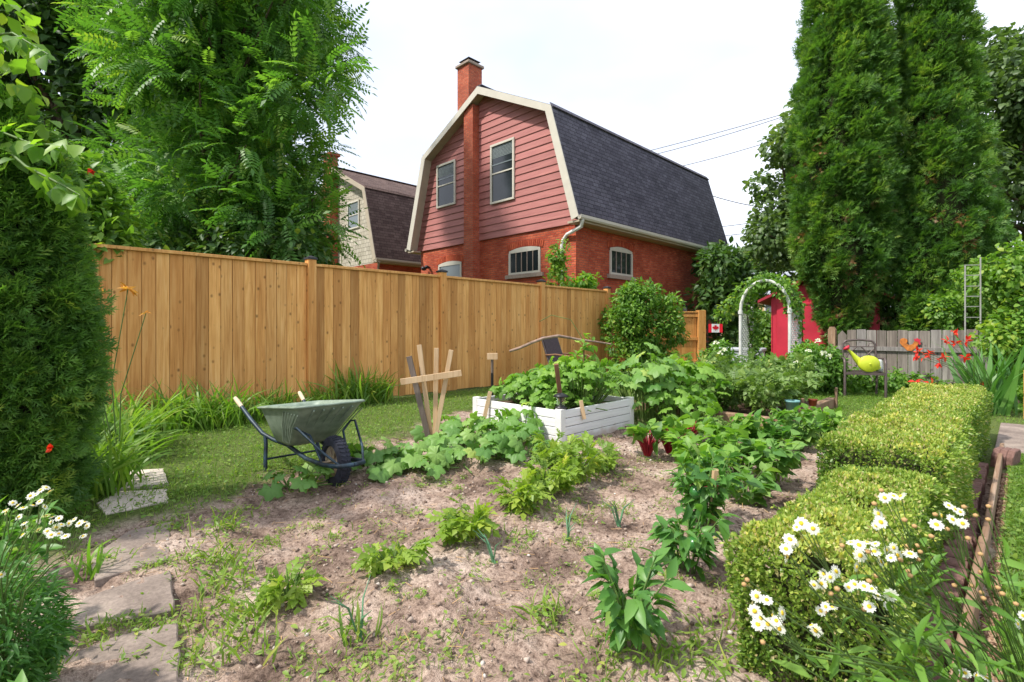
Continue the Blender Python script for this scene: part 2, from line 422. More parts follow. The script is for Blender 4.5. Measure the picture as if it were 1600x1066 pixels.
M['white'] = plain('white_paint', (0.74, 0.73, 0.70), 0.5, 0.4, 0, 0.1, 6)
M['black'] = plain('black_metal', (0.018, 0.018, 0.02), 0.4, 0.5, 0.3, 0.2, 20)
M['stone'] = plain('sill_stone', (0.36, 0.28, 0.23), 0.9, 0.2, 0, 0.2, 18, 0.002)
t = NT('window_glass'); t.base((0.02, 0.025, 0.03)); t.rough(0.08, 0.6); M['glass'] = t.m
t = NT('grey_glass'); t.base((0.16, 0.19, 0.20)); t.rough(0.15, 0.6); M['glass_pale'] = t.m
M['blind_dim'] = plain('dim_blind', (0.16, 0.19, 0.19), 0.6, 0.3)
M['blind'] = plain('blind_white', (0.5, 0.52, 0.5), 0.6, 0.3)
M['fence'] = woodmat('stained_cedar', (0.50, 0.22, 0.062), (0.74, 0.385, 0.128), (0.86, 0.53, 0.22))
M['fence_new'] = woodmat('orange_cedar', (0.42, 0.18, 0.045), (0.60, 0.30, 0.085), (0.7, 0.40, 0.15))
M['post_cap'] = plain('black_cap', (0.03, 0.03, 0.035), 0.5)
M['grey_wood'] = woodmat('weathered_grey_wood', (0.115, 0.10, 0.092), (0.245, 0.225, 0.21), (0.38, 0.35, 0.32))
M['raw_wood'] = woodmat('raw_pine', (0.46, 0.31, 0.17), (0.60, 0.43, 0.26), (0.70, 0.54, 0.36), False)
M['old_stake'] = woodmat('old_grey_stake', (0.10, 0.075, 0.06), (0.17, 0.135, 0.115), (0.26, 0.22, 0.19), False)
M['brown_stake'] = woodmat('brown_stake', (0.12, 0.055, 0.03), (0.22, 0.11, 0.06), (0.36, 0.22, 0.14), False)
M['timber'] = woodmat('bed_timber', (0.15, 0.085, 0.05), (0.29, 0.185, 0.12), (0.46, 0.34, 0.25))
t = NT('white_board'); uv = t.n.new('ShaderNodeUVMap'); mp = t.n.new('ShaderNodeMapping'); mp.inputs['Scale'].default_value = (2, 40, 1)
t.link(uv.outputs[0], mp.inputs[0]); n = t.noise(mp.outputs[0], 1.0, 4)
tc = t.n.new('ShaderNodeTexCoord'); sp = t.n.new('ShaderNodeSeparateXYZ'); t.link(tc.outputs['Object'], sp.inputs[0])
n3 = t.noise(t.coord('Object'), 7, 5, 0.65)
ma = t.n.new('ShaderNodeMath'); ma.operation = 'MULTIPLY_ADD'; ma.inputs[1].default_value = -4.6; ma.inputs[2].default_value = 0.42; t.link(sp.outputs['Z'], ma.inputs[0])
mb_ = t.n.new('ShaderNodeMath'); mb_.operation = 'ADD'; t.link(ma.outputs[0], mb_.inputs[0]); t.link(n3, mb_.inputs[1])
dirt = t.ramp(mb_.outputs[0], [(0.5, (0, 0, 0)), (0.95, (0.75, 0.75, 0.75))])
c = t.ramp(n, [(0.3, (0.66, 0.66, 0.65)), (0.6, (0.76, 0.76, 0.75))]); c = t.mix(dirt, c, (0.42, 0.29, 0.22))
t.base(c); t.rough(0.55, 0.35); t.bump(n, 0.001); M['white_board'] = t.m
M['red_shed'] = plain('shed_red', (0.50, 0.025, 0.05), 0.55, 0.35, 0, 0.15, 4)
M['red_dark'] = plain('shed_roof_red', (0.30, 0.02, 0.035), 0.55, 0.35, 0, 0.15, 4)
M['concrete'] = plain('garden_concrete', (0.34, 0.28, 0.24), 0.92, 0.2, 0, 0.22, 9, 0.003)
M['bronze'] = plain('bronze_metal', (0.10, 0.075, 0.07), 0.45, 0.5, 0.3, 0.2, 14)
M['trunk'] = plain('bark', (0.10, 0.075, 0.055), 0.95, 0.1, 0, 0.35, 7, 0.01)
M['stem'] = plain('green_stem', (0.10, 0.17, 0.04), 0.6, 0.3, 0, 0.25, 9)
M['stem_red'] = plain('red_stem', (0.27, 0.010, 0.022), 0.4, 0.4, 0, 0.3, 20)
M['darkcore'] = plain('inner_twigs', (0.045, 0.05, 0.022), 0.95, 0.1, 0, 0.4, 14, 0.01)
M['L_walnut'] = leafmat('walnut_leaf', (0.05, 0.135, 0.03), (0.10, 0.235, 0.045), (0.21, 0.37, 0.07), 0.42)
M['L_conifer'] = leafmat('cedar_leaf_near', (0.06, 0.14, 0.035), (0.12, 0.26, 0.05), (0.24, 0.40, 0.08), 0.42, 0.55)
M['L_cedar'] = leafmat('cedar_leaf_far', (0.045, 0.115, 0.03), (0.10, 0.22, 0.045), (0.23, 0.36, 0.08), 0.36, 0.55)
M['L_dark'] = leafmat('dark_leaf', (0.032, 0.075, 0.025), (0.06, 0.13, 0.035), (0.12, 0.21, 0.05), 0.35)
M['L_far'] = leafmat('far_leaf', (0.06, 0.11, 0.04), (0.11, 0.18, 0.06), (0.19, 0.27, 0.09), 0.35)
M['L_bright'] = leafmat('bright_leaf', (0.07, 0.17, 0.025), (0.14, 0.29, 0.035), (0.26, 0.42, 0.06), 0.5)
M['L_shrub'] = leafmat('shrub_leaf', (0.06, 0.14, 0.025), (0.12, 0.25, 0.035), (0.24, 0.38, 0.06), 0.38)
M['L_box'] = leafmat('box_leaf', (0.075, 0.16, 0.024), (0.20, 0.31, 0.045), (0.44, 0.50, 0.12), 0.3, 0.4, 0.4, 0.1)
M['L_box_tan'] = leafmat('box_tip', (0.36, 0.32, 0.13), (0.50, 0.42, 0.20), (0.56, 0.50, 0.26), 0.3, 0.5)
M['L_squash'] = leafmat('squash_leaf', (0.08, 0.20, 0.045), (0.155, 0.31, 0.065), (0.28, 0.43, 0.11), 0.35, 0.5, 0.4)
M['L_bean'] = leafmat('bean_leaf', (0.09, 0.21, 0.03), (0.17, 0.33, 0.05), (0.28, 0.46, 0.08), 0.42)
M['L_potato'] = leafmat('potato_leaf', (0.11, 0.20, 0.03), (0.20, 0.32, 0.04), (0.36, 0.44, 0.07), 0.4)
M['L_pepper'] = leafmat('pepper_leaf', (0.045, 0.14, 0.03), (0.09, 0.23, 0.045), (0.17, 0.34, 0.07), 0.38, 0.42, 0.4)
M['L_tomato'] = leafmat('tomato_leaf', (0.08, 0.15, 0.04), (0.15, 0.25, 0.06), (0.26, 0.36, 0.10), 0.35)
M['L_lily'] = leafmat('daylily_leaf', (0.08, 0.18, 0.025), (0.16, 0.30, 0.04), (0.30, 0.42, 0.08), 0.4)
M['L_grass'] = leafmat('grass_blade', (0.08, 0.17, 0.03), (0.16, 0.28, 0.045), (0.30, 0.38, 0.09), 0.4)
M['L_weed'] = leafmat('weed_leaf', (0.10, 0.19, 0.035), (0.19, 0.31, 0.05), (0.34, 0.42, 0.11), 0.4)
M['L_rose'] = leafmat('hydrangea_leaf', (0.07, 0.17, 0.03), (0.13, 0.27, 0.04), (0.22, 0.38, 0.07), 0.38)
M['P_white'] = leafmat('white_petal', (0.70, 0.70, 0.66), (0.78, 0.78, 0.74), (0.82, 0.82, 0.78), 0.25, 0.6, 0.2, 0.02)
M['P_yellow'] = plain('yellow_centre', (0.65, 0.45, 0.03), 0.8, 0.2)
M['P_tan'] = plain('faded_head', (0.48, 0.30, 0.14), 0.9, 0.1)
M['P_red'] = leafmat('red_petal', (0.55, 0.02, 0.015), (0.65, 0.035, 0.02), (0.70, 0.07, 0.03), 0.3, 0.5, 0.3, 0.02)
M['P_orange'] = leafmat('orange_petal', (0.6, 0.22, 0.03), (0.72, 0.34, 0.06), (0.75, 0.45, 0.12), 0.3, 0.5, 0.3, 0.02)
M['P_lilac'] = leafmat('lilac_petal', (0.35, 0.28, 0.55), (0.45, 0.38, 0.65), (0.6, 0.55, 0.72), 0.3, 0.5, 0.3, 0.02)

# ================================================================= ground
def lerp_grid():
    # spacing: fine (2 cm) in the garden, widening out to the horizon
    def ax(lo, hi, step, far):
        a = list(np.arange(lo, hi, step)); s = step; v = lo
        left = []; 
        while v > -far: s *= 1.18; v -= s; left.append(v)
        s = step; v = a[-1]; right = []
        while v < far: s *= 1.18; v += s; right.append(v)
        return np.array(left[::-1] + a + right)
    return ax(-5.6, 0.4, 0.022, 400), ax(0.3, 6.6, 0.022, 400)
gx, gy = lerp_grid()
GX, GY = np.meshgrid(gx, gy)
def soil_mask(x, y):
    """1 on the bare soil of the vegetable plot, 0 on grass"""
    w = (vnoise(x * 2.2, y * 2.2, 5) - 0.5) * 0.7 + (vnoise(x * 7, y * 7, 6) - 0.5) * 0.35
    left = -3.95 - 0.42 * (np.clip(y, 0, 4.4) - 0.8)        # western edge of the plot
    m = np.clip((x - left + w) * 3.0, 0, 1) * np.clip((5.75 - y + w) * 2.5, 0, 1) * np.clip((-0.08 - x) * 20, 0, 1)
    # grass tongue between path and plot
    return m
MOUNDS = [G(a, b, 0)[:2] for a, b in ((452, 940), (612, 905), (722, 852), (818, 800), (862, 775), (905, 752), (940, 735), (985, 1010), (1075, 905), (1100, 835), (520, 880), (700, 930), (655, 735), (735, 725), (585, 740))]
def soil_h(x, y):
    mnd = sum(.034 * np.exp(-(((x - a) ** 2 + (y - b) ** 2) / .022)) for a, b in MOUNDS)
    big = (vnoise(x * 1.6, y * 1.6, 1) - 0.5) * 0.07
    rows = 0.015 * np.sin((x * 0.5 + y) * 5.5)
    clod = (vnoise(x * 9, y * 9, 2) - 0.5) * 0.03 + (vnoise(x * 22, y * 22, 3) - 0.5) * 0.024 + (vnoise(x * 44, y * 44, 4) - 0.5) * 0.016
    near = np.clip(1 - (np.maximum(np.abs(x + 2.6) - 3.2, 0) + np.maximum(np.abs(y - 3.4) - 3.3, 0)) * 1.5, 0, 1)
    return (big + rows + clod + mnd) * soil_mask(x, y) * near + near * (vnoise(x * 3, y * 3, 9) - 0.5) * 0.02 * (1 - soil_mask(x, y))
def gz(x, y): return float(soil_h(np.array([float(x)]), np.array([float(y)]))[0])
GZ = soil_h(GX, GY); far = np.hypot(GX, GY) > 60
GZ = np.where(far, -0.3, GZ)
nvx = len(gx); nvy = len(gy)
me = bpy.data.meshes.new('ground')
me.vertices.add(nvx * nvy); me.vertices.foreach_set('co', np.stack([GX, GY, GZ], -1).reshape(-1))
ii, jj = np.meshgrid(np.arange(nvx - 1), np.arange(nvy - 1)); b = (jj * nvx + ii).ravel()
L = np.stack([b, b + 1, b + nvx + 1, b + nvx], 1).ravel()
me.loops.add(len(L)); me.loops.foreach_set('vertex_index', L.astype(np.int32))
me.polygons.add(len(b)); me.polygons.foreach_set('loop_start', (np.arange(len(b)) * 4).astype(np.int32)); me.polygons.foreach_set('loop_total', np.full(len(b), 4, np.int32))
me.polygons.foreach_set('use_smooth', np.ones(len(b), bool))
at = me.attributes.new('soil', 'FLOAT', 'POINT'); at.data.foreach_set('value', soil_mask(GX, GY).ravel())
me.update(calc_edges=True)
t = NT('soil_and_turf'); co = t.coord('Object')
n1 = t.noise(co, 2.2, 6, 0.6); n2 = t.noise(co, 38, 5, 0.7); n3 = t.noise(co, 140, 3, 0.7)
soil = t.ramp(n1, [(0.36, (0.15, 0.105, 0.082)), (0.50, (0.37, 0.275, 0.22)), (0.66, (0.56, 0.455, 0.385))])
soil = t.mix(1.0, soil, t.ramp(n2, [(0.34, (0.34, 0.30, 0.28)), (0.48, (0.88, 0.85, 0.83)), (0.68, (1.28, 1.27, 1.26))]), 'MULTIPLY')
soil = t.mix(1.0, soil, t.ramp(n3, [(0.3, (0.6, 0.58, 0.56)), (0.6, (1.1, 1.1, 1.1))]), 'MULTIPLY')
turf = t.ramp(n2, [(0.3, (0.05, 0.075, 0.02)), (0.6, (0.12, 0.16, 0.04)), (0.8, (0.28, 0.24, 0.12))])
t.base(t.mix(t.attr('soil'), turf, soil)); t.rough(0.95, 0.15)
hb = t.mix(0.4, n2, n3); t.bump(hb, 0.02)
me.materials.append(t.m)
ground = bpy.data.objects.new('ground', me); col.objects.link(ground); tag(ground, 'dry crumbly soil of the vegetable plot and turf beyond', 'ground', kind='structure')

# ================================================================= board fence
FX = -7.39
# post positions along the fence from the photo
fy = [(lambda Y: ((Y - 10.45) + Y) / S2)(8360.0 / (1600 - px)) for px in (113, 485, 690, 845, 948)]
step = 2.55; fy = [fy[0] - 2 * step, fy[0] - step] + fy
FH = 2.105
rng = random.Random(4)
fr = thing('board_fence', 'tall stained cedar board fence with black post caps along the lawn', 'fence', (FX, fy[0], 0))
F0 = Vector((FX, fy[0], 0))
for i, y in enumerate(fy):
    mb = MB(); mb.box(-0.055, y - F0.y - .06, -0.03, 0.075, y - F0.y + .06, FH + 0.055, rng.uniform(.3, .7)); p = mb.build('post', M['fence'], fr, 0.004)
    mb = MB(); yy = y - F0.y
    mb.box(-.068, yy - .072, FH + .056, .088, yy + .072, FH + .085)
    mb.add([(-.06, yy - .065, FH + .086), (.08, yy - .065, FH + .086), (.08, yy + .065, FH + .086), (-.06, yy + .065, FH + .086), (.01, yy, FH + .12)], [(3, 2, 1, 0), (0, 1, 4), (1, 2, 4), (2, 3, 4), (3, 0, 4)])
    mb.build('post_cap', M['post_cap'], p)
for i in range(len(fy) - 1):
    a = fy[i] - F0.y + .062; b_ = fy[i + 1] - F0.y - .062; n = round((b_ - a) / 0.142); w = (b_ - a) / n
    mb = MB()
    for k in range(n):
        g = 0.0028; off = rng.uniform(-.002, .003)
        mb.box(-.012 + off, a + k * w + g, 0.035 + rng.uniform(-.008, .008), .010 + off, a + (k + 1) * w - g, FH - .04, rng.random())
        if k: mb.box(-.020, a + k * w - .02, .05, -.0125, a + k * w + .02, FH - .05, .1)
    mb.build('board_panel', M['fence'], fr, 0.0015)
    mb = MB(); mb.box(-.03, a + .001, FH - .039, .05, b_ - .001, FH + .0, .6); mb.build('top_rail', M['fence'], fr, 0.003)
# ---- low return fence and gate beside the house
pA = W(1030, 488, 13.9); pB = W(1095, 488, 14.0)
rf = thing('low_fence_panel', 'lower orange board fence panel with exposed rails beside the round shrub', 'fence', (0, 0, 0))
H2 = pB.z
d = (pB - pA); d.z = 0; d.normalize(); pA2 = pA - d * 1.1
n = Vector((d.y, -d.x, 0));
if n.dot(Vector((0, 0, 0)) - pB) < 0: n = -n
def at2(s, off, z): q = Vector((pB.x, pB.y, 0)) - d * s + n * off; return Vector((q.x, q.y, z))
mb = MB(); L2 = (pB - pA2).length
k = 0.12
while k < L2:
    mb.bar(at2(k + .07, -.02, 0.02), at2(k + .07, -.02, H2 - .03), .136, .02, n, rng.random()); k += .14
mb.build('board_panel', M['fence_new'], rf)
mb = MB()
for z in (.25, .88, H2 - .09): mb.bar(at2(.1, .012, z), at2(L2, .012, z), .085, .04, n, .5)
mb.build('rail', M['fence_new'], rf, .003)
mb = MB(); mb.bar(at2(.1, .0, H2 + .003), at2(L2, .0, H2 + .003), .09, .035, (0, 0, 1), .7); mb.build('top_rail', M['fence_new'], rf, .003)
mb = MB(); mb.bar(at2(0, 0, -.02), at2(0, 0, H2 + .05), .2, .2, n, .6); mb.build('post', M['fence_new'], rf, .004)

# ================================================================= houses
def gam(z, zs, hw):
    for i in range(len(zs) - 1):
        if zs[i] <= z <= zs[i + 1]: return hw[i] + (hw[i + 1] - hw[i]) * (z - zs[i]) / (zs[i + 1] - zs[i])
    return hw[-1]
def house(name, label, cx, fyo, length, wallm, gablem, roofm, trimm, boards):
    """gambrel house; cx centre line, fyo the y of its front wall"""
    h = thing(name, label, 'house', (cx, fyo, 0))
    ZE, ZB, ZP = 4.45, 8.0, 9.7; HE, HB = 4.44, 3.38; OV = 0.38
    WZ = 4.34; hwall = 4.02
    mb = MB(); mb.prism([(-hwall, 0), (hwall, 0), (hwall, WZ), (-hwall, WZ)], 0, length); mb.build('wall', wallm, h)
    zs = [WZ - .0, ZB, ZP]; hs = [HE - .13, HB - .12, 0.0]
    # gable, lap boards or shingles
    mb = MB(); mb.prism([(-hs[0], WZ + .003), (hs[0], WZ + .003), (hs[1], ZB - .05), (0, ZP - .15), (-hs[1], ZB - .05)], 0.0, length, 'y'); 
    if boards:
        z = WZ; r = random.Random(3)
        while z < ZP - .25:
            z1 = min(z + .245, ZP - .18); a = gam(z, zs, hs) - .01; b = gam(z1, zs, hs) - .01
            if z < ZB < z1: b = min(b, a)
            b = max(b, .02); y0 = -.055; y1 = -.028
            mb.add([(-a, y0, z), (a, y0, z), (b, y1, z1), (-b, y1, z1), (-a, -.001, z), (a, -.001, z), (b, -.001, z1), (-b, -.001, z1)],
                   [(0, 1, 2, 3), (4, 7, 6, 5), (0, 4, 5, 1), (2, 6, 7, 3)], r.random()); z = z1
    mb.build('gable', gablem, h)
    # roof skin
    pts = [(HE, ZE), (HB, ZB), (0, ZP)]
    rv = [(-x, z) for x, z in pts] + [(x, z) for x, z in pts[::-1][1:]]
    th = .07
    inner = [(-HE + .10, ZE - .0), (-HB + .02, ZB - .10), (0, ZP - .12), (HB - .02, ZB - .10), (HE - .10, ZE - .0)]
    mb = MB()
    for i in range(4):
        a, b = rv[i], rv[i + 1]; c_, d_ = inner[i + 1], inner[i]
        y0, y1 = -OV - .02, length + .2
        mb.add([(a[0], y0, a[1]), (b[0], y0, b[1]), (c_[0], y0, c_[1]), (d_[0], y0, d_[1]), (a[0], y1, a[1]), (b[0], y1, b[1]), (c_[0], y1, c_[1]), (d_[0], y1, d_[1])],
               [(0, 1, 2, 3), (4, 7, 6, 5), (0, 4, 5, 1), (1, 5, 6, 2), (2, 6, 7, 3), (3, 7, 4, 0)])
    roof = mb.build('roof', roofm, h)
    mb = MB()
    for s in (-1, 1): mb.bar((s * HB, -OV - .01, ZB + .01), (s * HB, length + .2, ZB + .01), .20, .03, (s * 1, 0, .8), .5)
    mb.bar((0, -OV, ZP + .01), (0, length + .2, ZP + .01), .3, .03); mb.build('ridge_cap', roofm, roof)
    # rake fascia and soffit
    mb = MB(); lo = [(x, z - .0) for x, z in rv]; 
    q = [(-HE + .25, ZE - .1), (-HB + .22, ZB - .14), (0, ZP - .28), (HB - .22, ZB - .14), (HE - .25, ZE - .1)]
    o2 = [(x * 1.0, z - .015) for x, z in rv]
    for i in range(4):
        a, b, c_, d_ = o2[i], o2[i + 1], q[i + 1], q[i]
        y0, y1 = -OV - .05, -OV - .021
        mb.add([(a[0], y0, a[1]), (b[0], y0, b[1]), (c_[0], y0, c_[1]), (d_[0], y0, d_[1]), (a[0], y1, a[1]), (b[0], y1, b[1]), (c_[0], y1, c_[1]), (d_[0], y1, d_[1])],
               [(0, 1, 2, 3), (4, 7, 6, 5), (0, 4, 5, 1), (1, 5, 6, 2), (2, 6, 7, 3), (3, 7, 4, 0)])
    mb.build('rake_fascia', trimm, h)
    mb = MB(); q2 = [(-HE + .2, ZE - .06), (-HB + .15, ZB - .125), (0, ZP - .2), (HB - .15, ZB - .125), (HE - .2, ZE - .06)]
    for i in range(4):
        a, b = q2[i], q2[i + 1]; mb.add([(a[0], -OV, a[1]), (b[0], -OV, b[1]), (b[0], .0, b[1]), (a[0], .0, a[1]), (a[0], -OV, a[1] + .03), (b[0], -OV, b[1] + .03), (b[0], .0, b[1] + .03), (a[0], .0, a[1] + .03)], [(0, 1, 2, 3), (4, 7, 6, 5), (0, 4, 5, 1), (2, 6, 7, 3)])
    mb.build('soffit', M['soffit'], h)
    # eaves: soffit boards, fascia, gutter both sides
    for s in (-1, 1):
        mb = MB(); x0, x1 = sorted((s * (hwall - .02), s * (HE - .0)))
        mb.box(x0, -OV, WZ - .06, x1, length + .15, WZ + .0); mb.build('eave_soffit', M['soffit'], h)
        mb = MB(); g = []
        for (u, v) in ((0, 0), (0, -.1), (.03, -.13), (.09, -.13), (.12, -.08), (.12, 0.0), (.105, 0), (.105, -.07), (.08, -.11), (.03, -.11), (.015, -.09), (.015, 0)):
            g.append((s * (HE - .01 + u), ZE + .02 + v))
        mb.prism(g, -OV - .06, length + .2); mb.build('gutter', trimm, h)
    return h
def sash(parent, axis, c, w, hh, plane, arch=False, bars=0, kind='double', glass=None, sill=True, frame=None):
    """window on a house wall. axis 'y': wall faces -y, c = (x, z) centre; axis 'x': wall faces +x, c = (y, z)"""
    def q(a, out, z):
        return (c[0] + a, plane - out, c[1] + z) if axis == 'y' else (plane + out, c[0] + a, c[1] + z)
    frame = frame or M['cream']; glass = glass or M['glass']
    def bx(mb, a0, o0, z0, a1, o1, z1):
        p = q(a0, o0, z0); r = q(a1, o1, z1); mb.box(*[min(p[i], r[i]) for i in range(3)], *[max(p[i], r[i]) for i in range(3)])
    mb = MB(); f = .075; W2, H_ = w / 2, hh / 2
    if arch:
        pl = []; pr = []; top = .09
        for k in range(9):
            u = -1 + 2 * k / 8; pl.append((u * W2, H_ + top * (1 - u * u)))
        for k in range(8):
            mb.add([q(pl[k][0], .03, pl[k][1]), q(pl[k + 1][0], .03, pl[k + 1][1]), q(pl[k + 1][0], .03, H_ - f), q(pl[k][0], .03, H_ - f),
                    q(pl[k][0], -.02, pl[k][1]), q(pl[k + 1][0], -.02, pl[k + 1][1]), q(pl[k + 1][0], -.02, H_ - f), q(pl[k][0], -.02, H_ - f)],
                   [(0, 1, 2, 3), (0, 4, 5, 1), (3, 2, 6, 7)])
    else: bx(mb, -W2, -.01, H_ - f, W2, .05, H_)
    bx(mb, -W2, -.01, -H_, W2, .05, -H_ + f * .9); bx(mb, -W2, -.01, -H_ + f * .9, -W2 + f, .046, H_ - f); bx(mb, W2 - f, -.01, -H_ + f * .9, W2, .046, H_ - f)
    if kind == 'double': bx(mb, -W2 + f, .0, -.02, W2 - f, .036, .025)
    fr_ = mb.build('window', frame, parent)
    mb = MB(); bx(mb, -W2 + f, .002, -H_ + f * .9, W2 - f, .008, H_ - f); mb.build('pane', glass, fr_)
    if kind == 'double':
        mb = MB(); bx(mb, -W2 + f, .012, hh * .14, W2 - f, .022, hh * .16); mb.build('sash_bar', M['glass_pale'], fr_); mb = MB()
        for k in range(9): z9 = H_ - f - .03 - k * .045; bx(mb, -W2 + f + .01, .009, z9 - .028, W2 - f - .01, .0115, z9)
        mb.build('blind', M['blind_dim'], fr_)
    if bars:
        mb = MB()
        for k in range(1, bars): a = -W2 + f + (w - 2 * f) * k / bars; bx(mb, a - .012, .01, -H_ + f, a + .012, .03, H_ - f)
        mb.build('window_bar', M['stone'], fr_)
    if sill:
        mb = MB(); bx(mb, -W2 - .13, -.01, -H_ - .13, W2 + .13, .09, -H_ - .002); mb.build('sill', M['stone'], fr_)
    if arch:   # soldier course of bricks over the opening
        mb = MB(); nb = max(8, int(w / .075)); 
        for k in range(nb + 1):
            u = -1 + 2 * (k + .0) / nb; a = u * (W2 + .06); zz = H_ + .095 * (1 - u * u) + .012; tl = .10 * u
            p0 = q(a, .012, zz); p1 = q(a + tl * .5, .012, zz + .21)
            mb.bar(p0, p1, .062, .024, (1, 0, 0) if axis == 'x' else (0, 1, 0), random.random())
        mb.build('arch_brick', M['arch'], fr_)
    return fr_
t = NT('arch_brick'); a_ = t.ramp(t.attr(), [(0, (0.36, 0.06, 0.03)), (1, (0.52, 0.12, 0.055))])
t.base(t.mix(1.0, a_, t.ramp(t.noise(t.coord('Object'), 20, 3), [(0.3, (0.75, 0.75, 0.75)), (0.7, (1.2, 1.2, 1.2))]), 'MULTIPLY')); t.rough(.85, .2); M['arch'] = t.m

HC, HY, HL = -13.59, 12.30, 10.35
h1 = house('brick_house', 'red brick house with pink lap siding gable and dark gambrel roof behind the board fence', HC, HY, HL, M['brick'], M['siding'], M['roof_grey'], M['cream'], True)
def fr_at(px, py, plane=HY):
    r = (px - 800) / 800; Y = plane * S2 / (1 + r); return Y * (r - 1) / S2 - HC, EYE - (py - 514) * Y / 800
def sd_at(px, py, plane):
    r = (px - 800) / 800; Y = plane * S2 / (r - 1); return Y * (1 + r) / S2 - HY, EYE - (py - 514) * Y / 800
def win_front(x0, y0, x1, y1, **k):
    a = fr_at(x0, (y0 + y1) / 2); b = fr_at(x1, (y0 + y1) / 2)
    # heights at the middle of the window
    xm = (x0 + x1) / 2; zt = fr_at(xm, y0)[1]; zb = fr_at(xm, y1)[1]
    return sash(h1, 'y', ((a[0] + b[0]) / 2, (zt + zb) / 2), b[0] - a[0], zt - zb, k.pop('plane', 0.0), **k)
win_front(769, 222, 806, 316, sill=False, plane=-.056)
win_front(685, 255, 714, 323, sill=False, plane=-.056)
win_front(796, 390, 845, 428, arch=True, bars=5, kind='s')
win_front(686, 412, 722, 446, arch=True, kind='s', glass=M['glass_pale'])
sx_ = HC + 4.02
a = sd_at(952, 408, sx_); b = sd_at(987, 408, sx_); zt = sd_at(970, 391, sx_)[1]; zb = sd_at(970, 431, sx_)[1]
sash(h1, 'x', ((a[0] + b[0]) / 2, (zt + zb) / 2), b[0] - a[0], zt - zb, 4.02, arch=True, bars=4, kind='s')
# brick chimney up the gable
cL = fr_at(722, 300, HY - .42)[0]; cR = fr_at(739, 300, HY - .42)[0]; ctop = fr_at(735, 108, HY + .4)[1]
mb = MB(); cw = .50; csx = fr_at(735, 130, HY + .4)[0] - .36
mb.box(cL, -.34, 0, cL + cw, -.002, 9.2); ch = mb.build('chimney', M['brick_dark'], h1)
mb = MB(); mb.box(csx, .06, 8.3, csx + .66, .72, ctop); mb.build('chimney_stack', M['brick_dark'], ch)
mb = MB(); mb.box(csx - .07, -.01, ctop + .001, csx + .73, .79, ctop + .11); mb.build('chimney_crown', M['stone'], ch, .02)
mb = MB(); cc = (csx + .33, .39)
for sx1 in (-.15, .15):
    for sy1 in (-.15, .15): mb.tube([(cc[0] + sx1, cc[1] + sy1, ctop + .11), (cc[0] + sx1, cc[1] + sy1, ctop + .26)], .015, 6)
mb.lathe([(.14, ctop + .11), (.14, ctop + .18)], (cc[0], cc[1], 0), 12)
mb.add([(cc[0] - .3, cc[1] - .3, ctop + .26), (cc[0] + .3, cc[1] - .3, ctop + .26), (cc[0] + .3, cc[1] + .3, ctop + .26), (cc[0] - .3, cc[1] + .3, ctop + .26), (cc[0], cc[1], ctop + .42)], [(3, 2, 1, 0), (0, 1, 4), (1, 2, 4), (2, 3, 4), (3, 0, 4)])
mb.build('chimney_cap', M['black'], ch)
# downspouts
mb = MB(); dx, dz = fr_at(880, 375)
mb.tube([(4.5, -.3, 4.33), (4.42, -.26, 4.15), (dx + .25, -.12, dz + .12), (dx + .05, -.07, dz - .03), (dx, -.07, dz - .2), (dx, -.07, 0.1)], .055, 10); mb.build('downspout', M['white'], h1)
mb = MB(); mb.box(dx - .09, -.08, dz - .35, dx + .09, 0, dz - .3); mb.build('pipe_bracket', M['white'], h1); mb = MB(); mb.box(dx - .09, -.08, dz - 1.6, dx + .09, 0, dz - 1.55); mb.build('pipe_bracket', M['white'], h1)
mb = MB(); mb.tube([(4.45, HL - .15, 4.3), (4.1, HL - .18, 4.0), (4.1, HL - .18, .1)], .045, 8); mb.build('downspout', M['white'], h1)
# quoin pilaster on the corner
mb = MB(); mb.box(3.62, -.035, 0, 4.05, .0, 4.27); mb.box(4.021, 0.001, 0, 4.055, .55, 4.27); mb.build('corner_pilaster', M['brick'], h1)
# wall lamps
lx, lz = fr_at(672, 420)
mb = MB(); mb.lathe([(.06, 0), (.06, .03)], (lx, -.03, lz), 12, 'y'); mb.tube([(lx, -.05, lz), (lx - .1, -.15, lz + .02)], .012, 6)
mb.lathe([(.0, -.1), (.075, -.09), (.085, .0), (.05, .1), (0, .11)], (lx - .14, -.2, lz + .0), 12, 'y'); mb.lathe([(0, -.1), (.065, -.09), (.07, 0), (.04, .09)], (lx + .06, -.17, lz + .04), 10, 'y')
mb.build('security_light', M['black'], h1)
ly, lz = sd_at(1065, 484, sx_)
mb = MB(); mb.box(4.022, ly - .05, lz - .15, 4.04, ly + .05, lz + .12); mb.box(4.03, ly - .02, lz + .1, 4.16, ly + .02, lz + .13)
mb.lathe([(.02, .2), (.13, .12), (.12, .10), (.09, .1)], (4.17, ly, lz), 8); mb.lathe([(.09, -.14), (.09, -.1), (.05, -.17)], (4.17, ly, lz), 8)
wl_ = mb.build('wall_lantern', M['black'], h1); mb = MB(); mb.lathe([(.07, -.12), (.095, .09)], (4.17, ly, lz), 8); mb.build('lantern_glass', M['blind'], wl_)

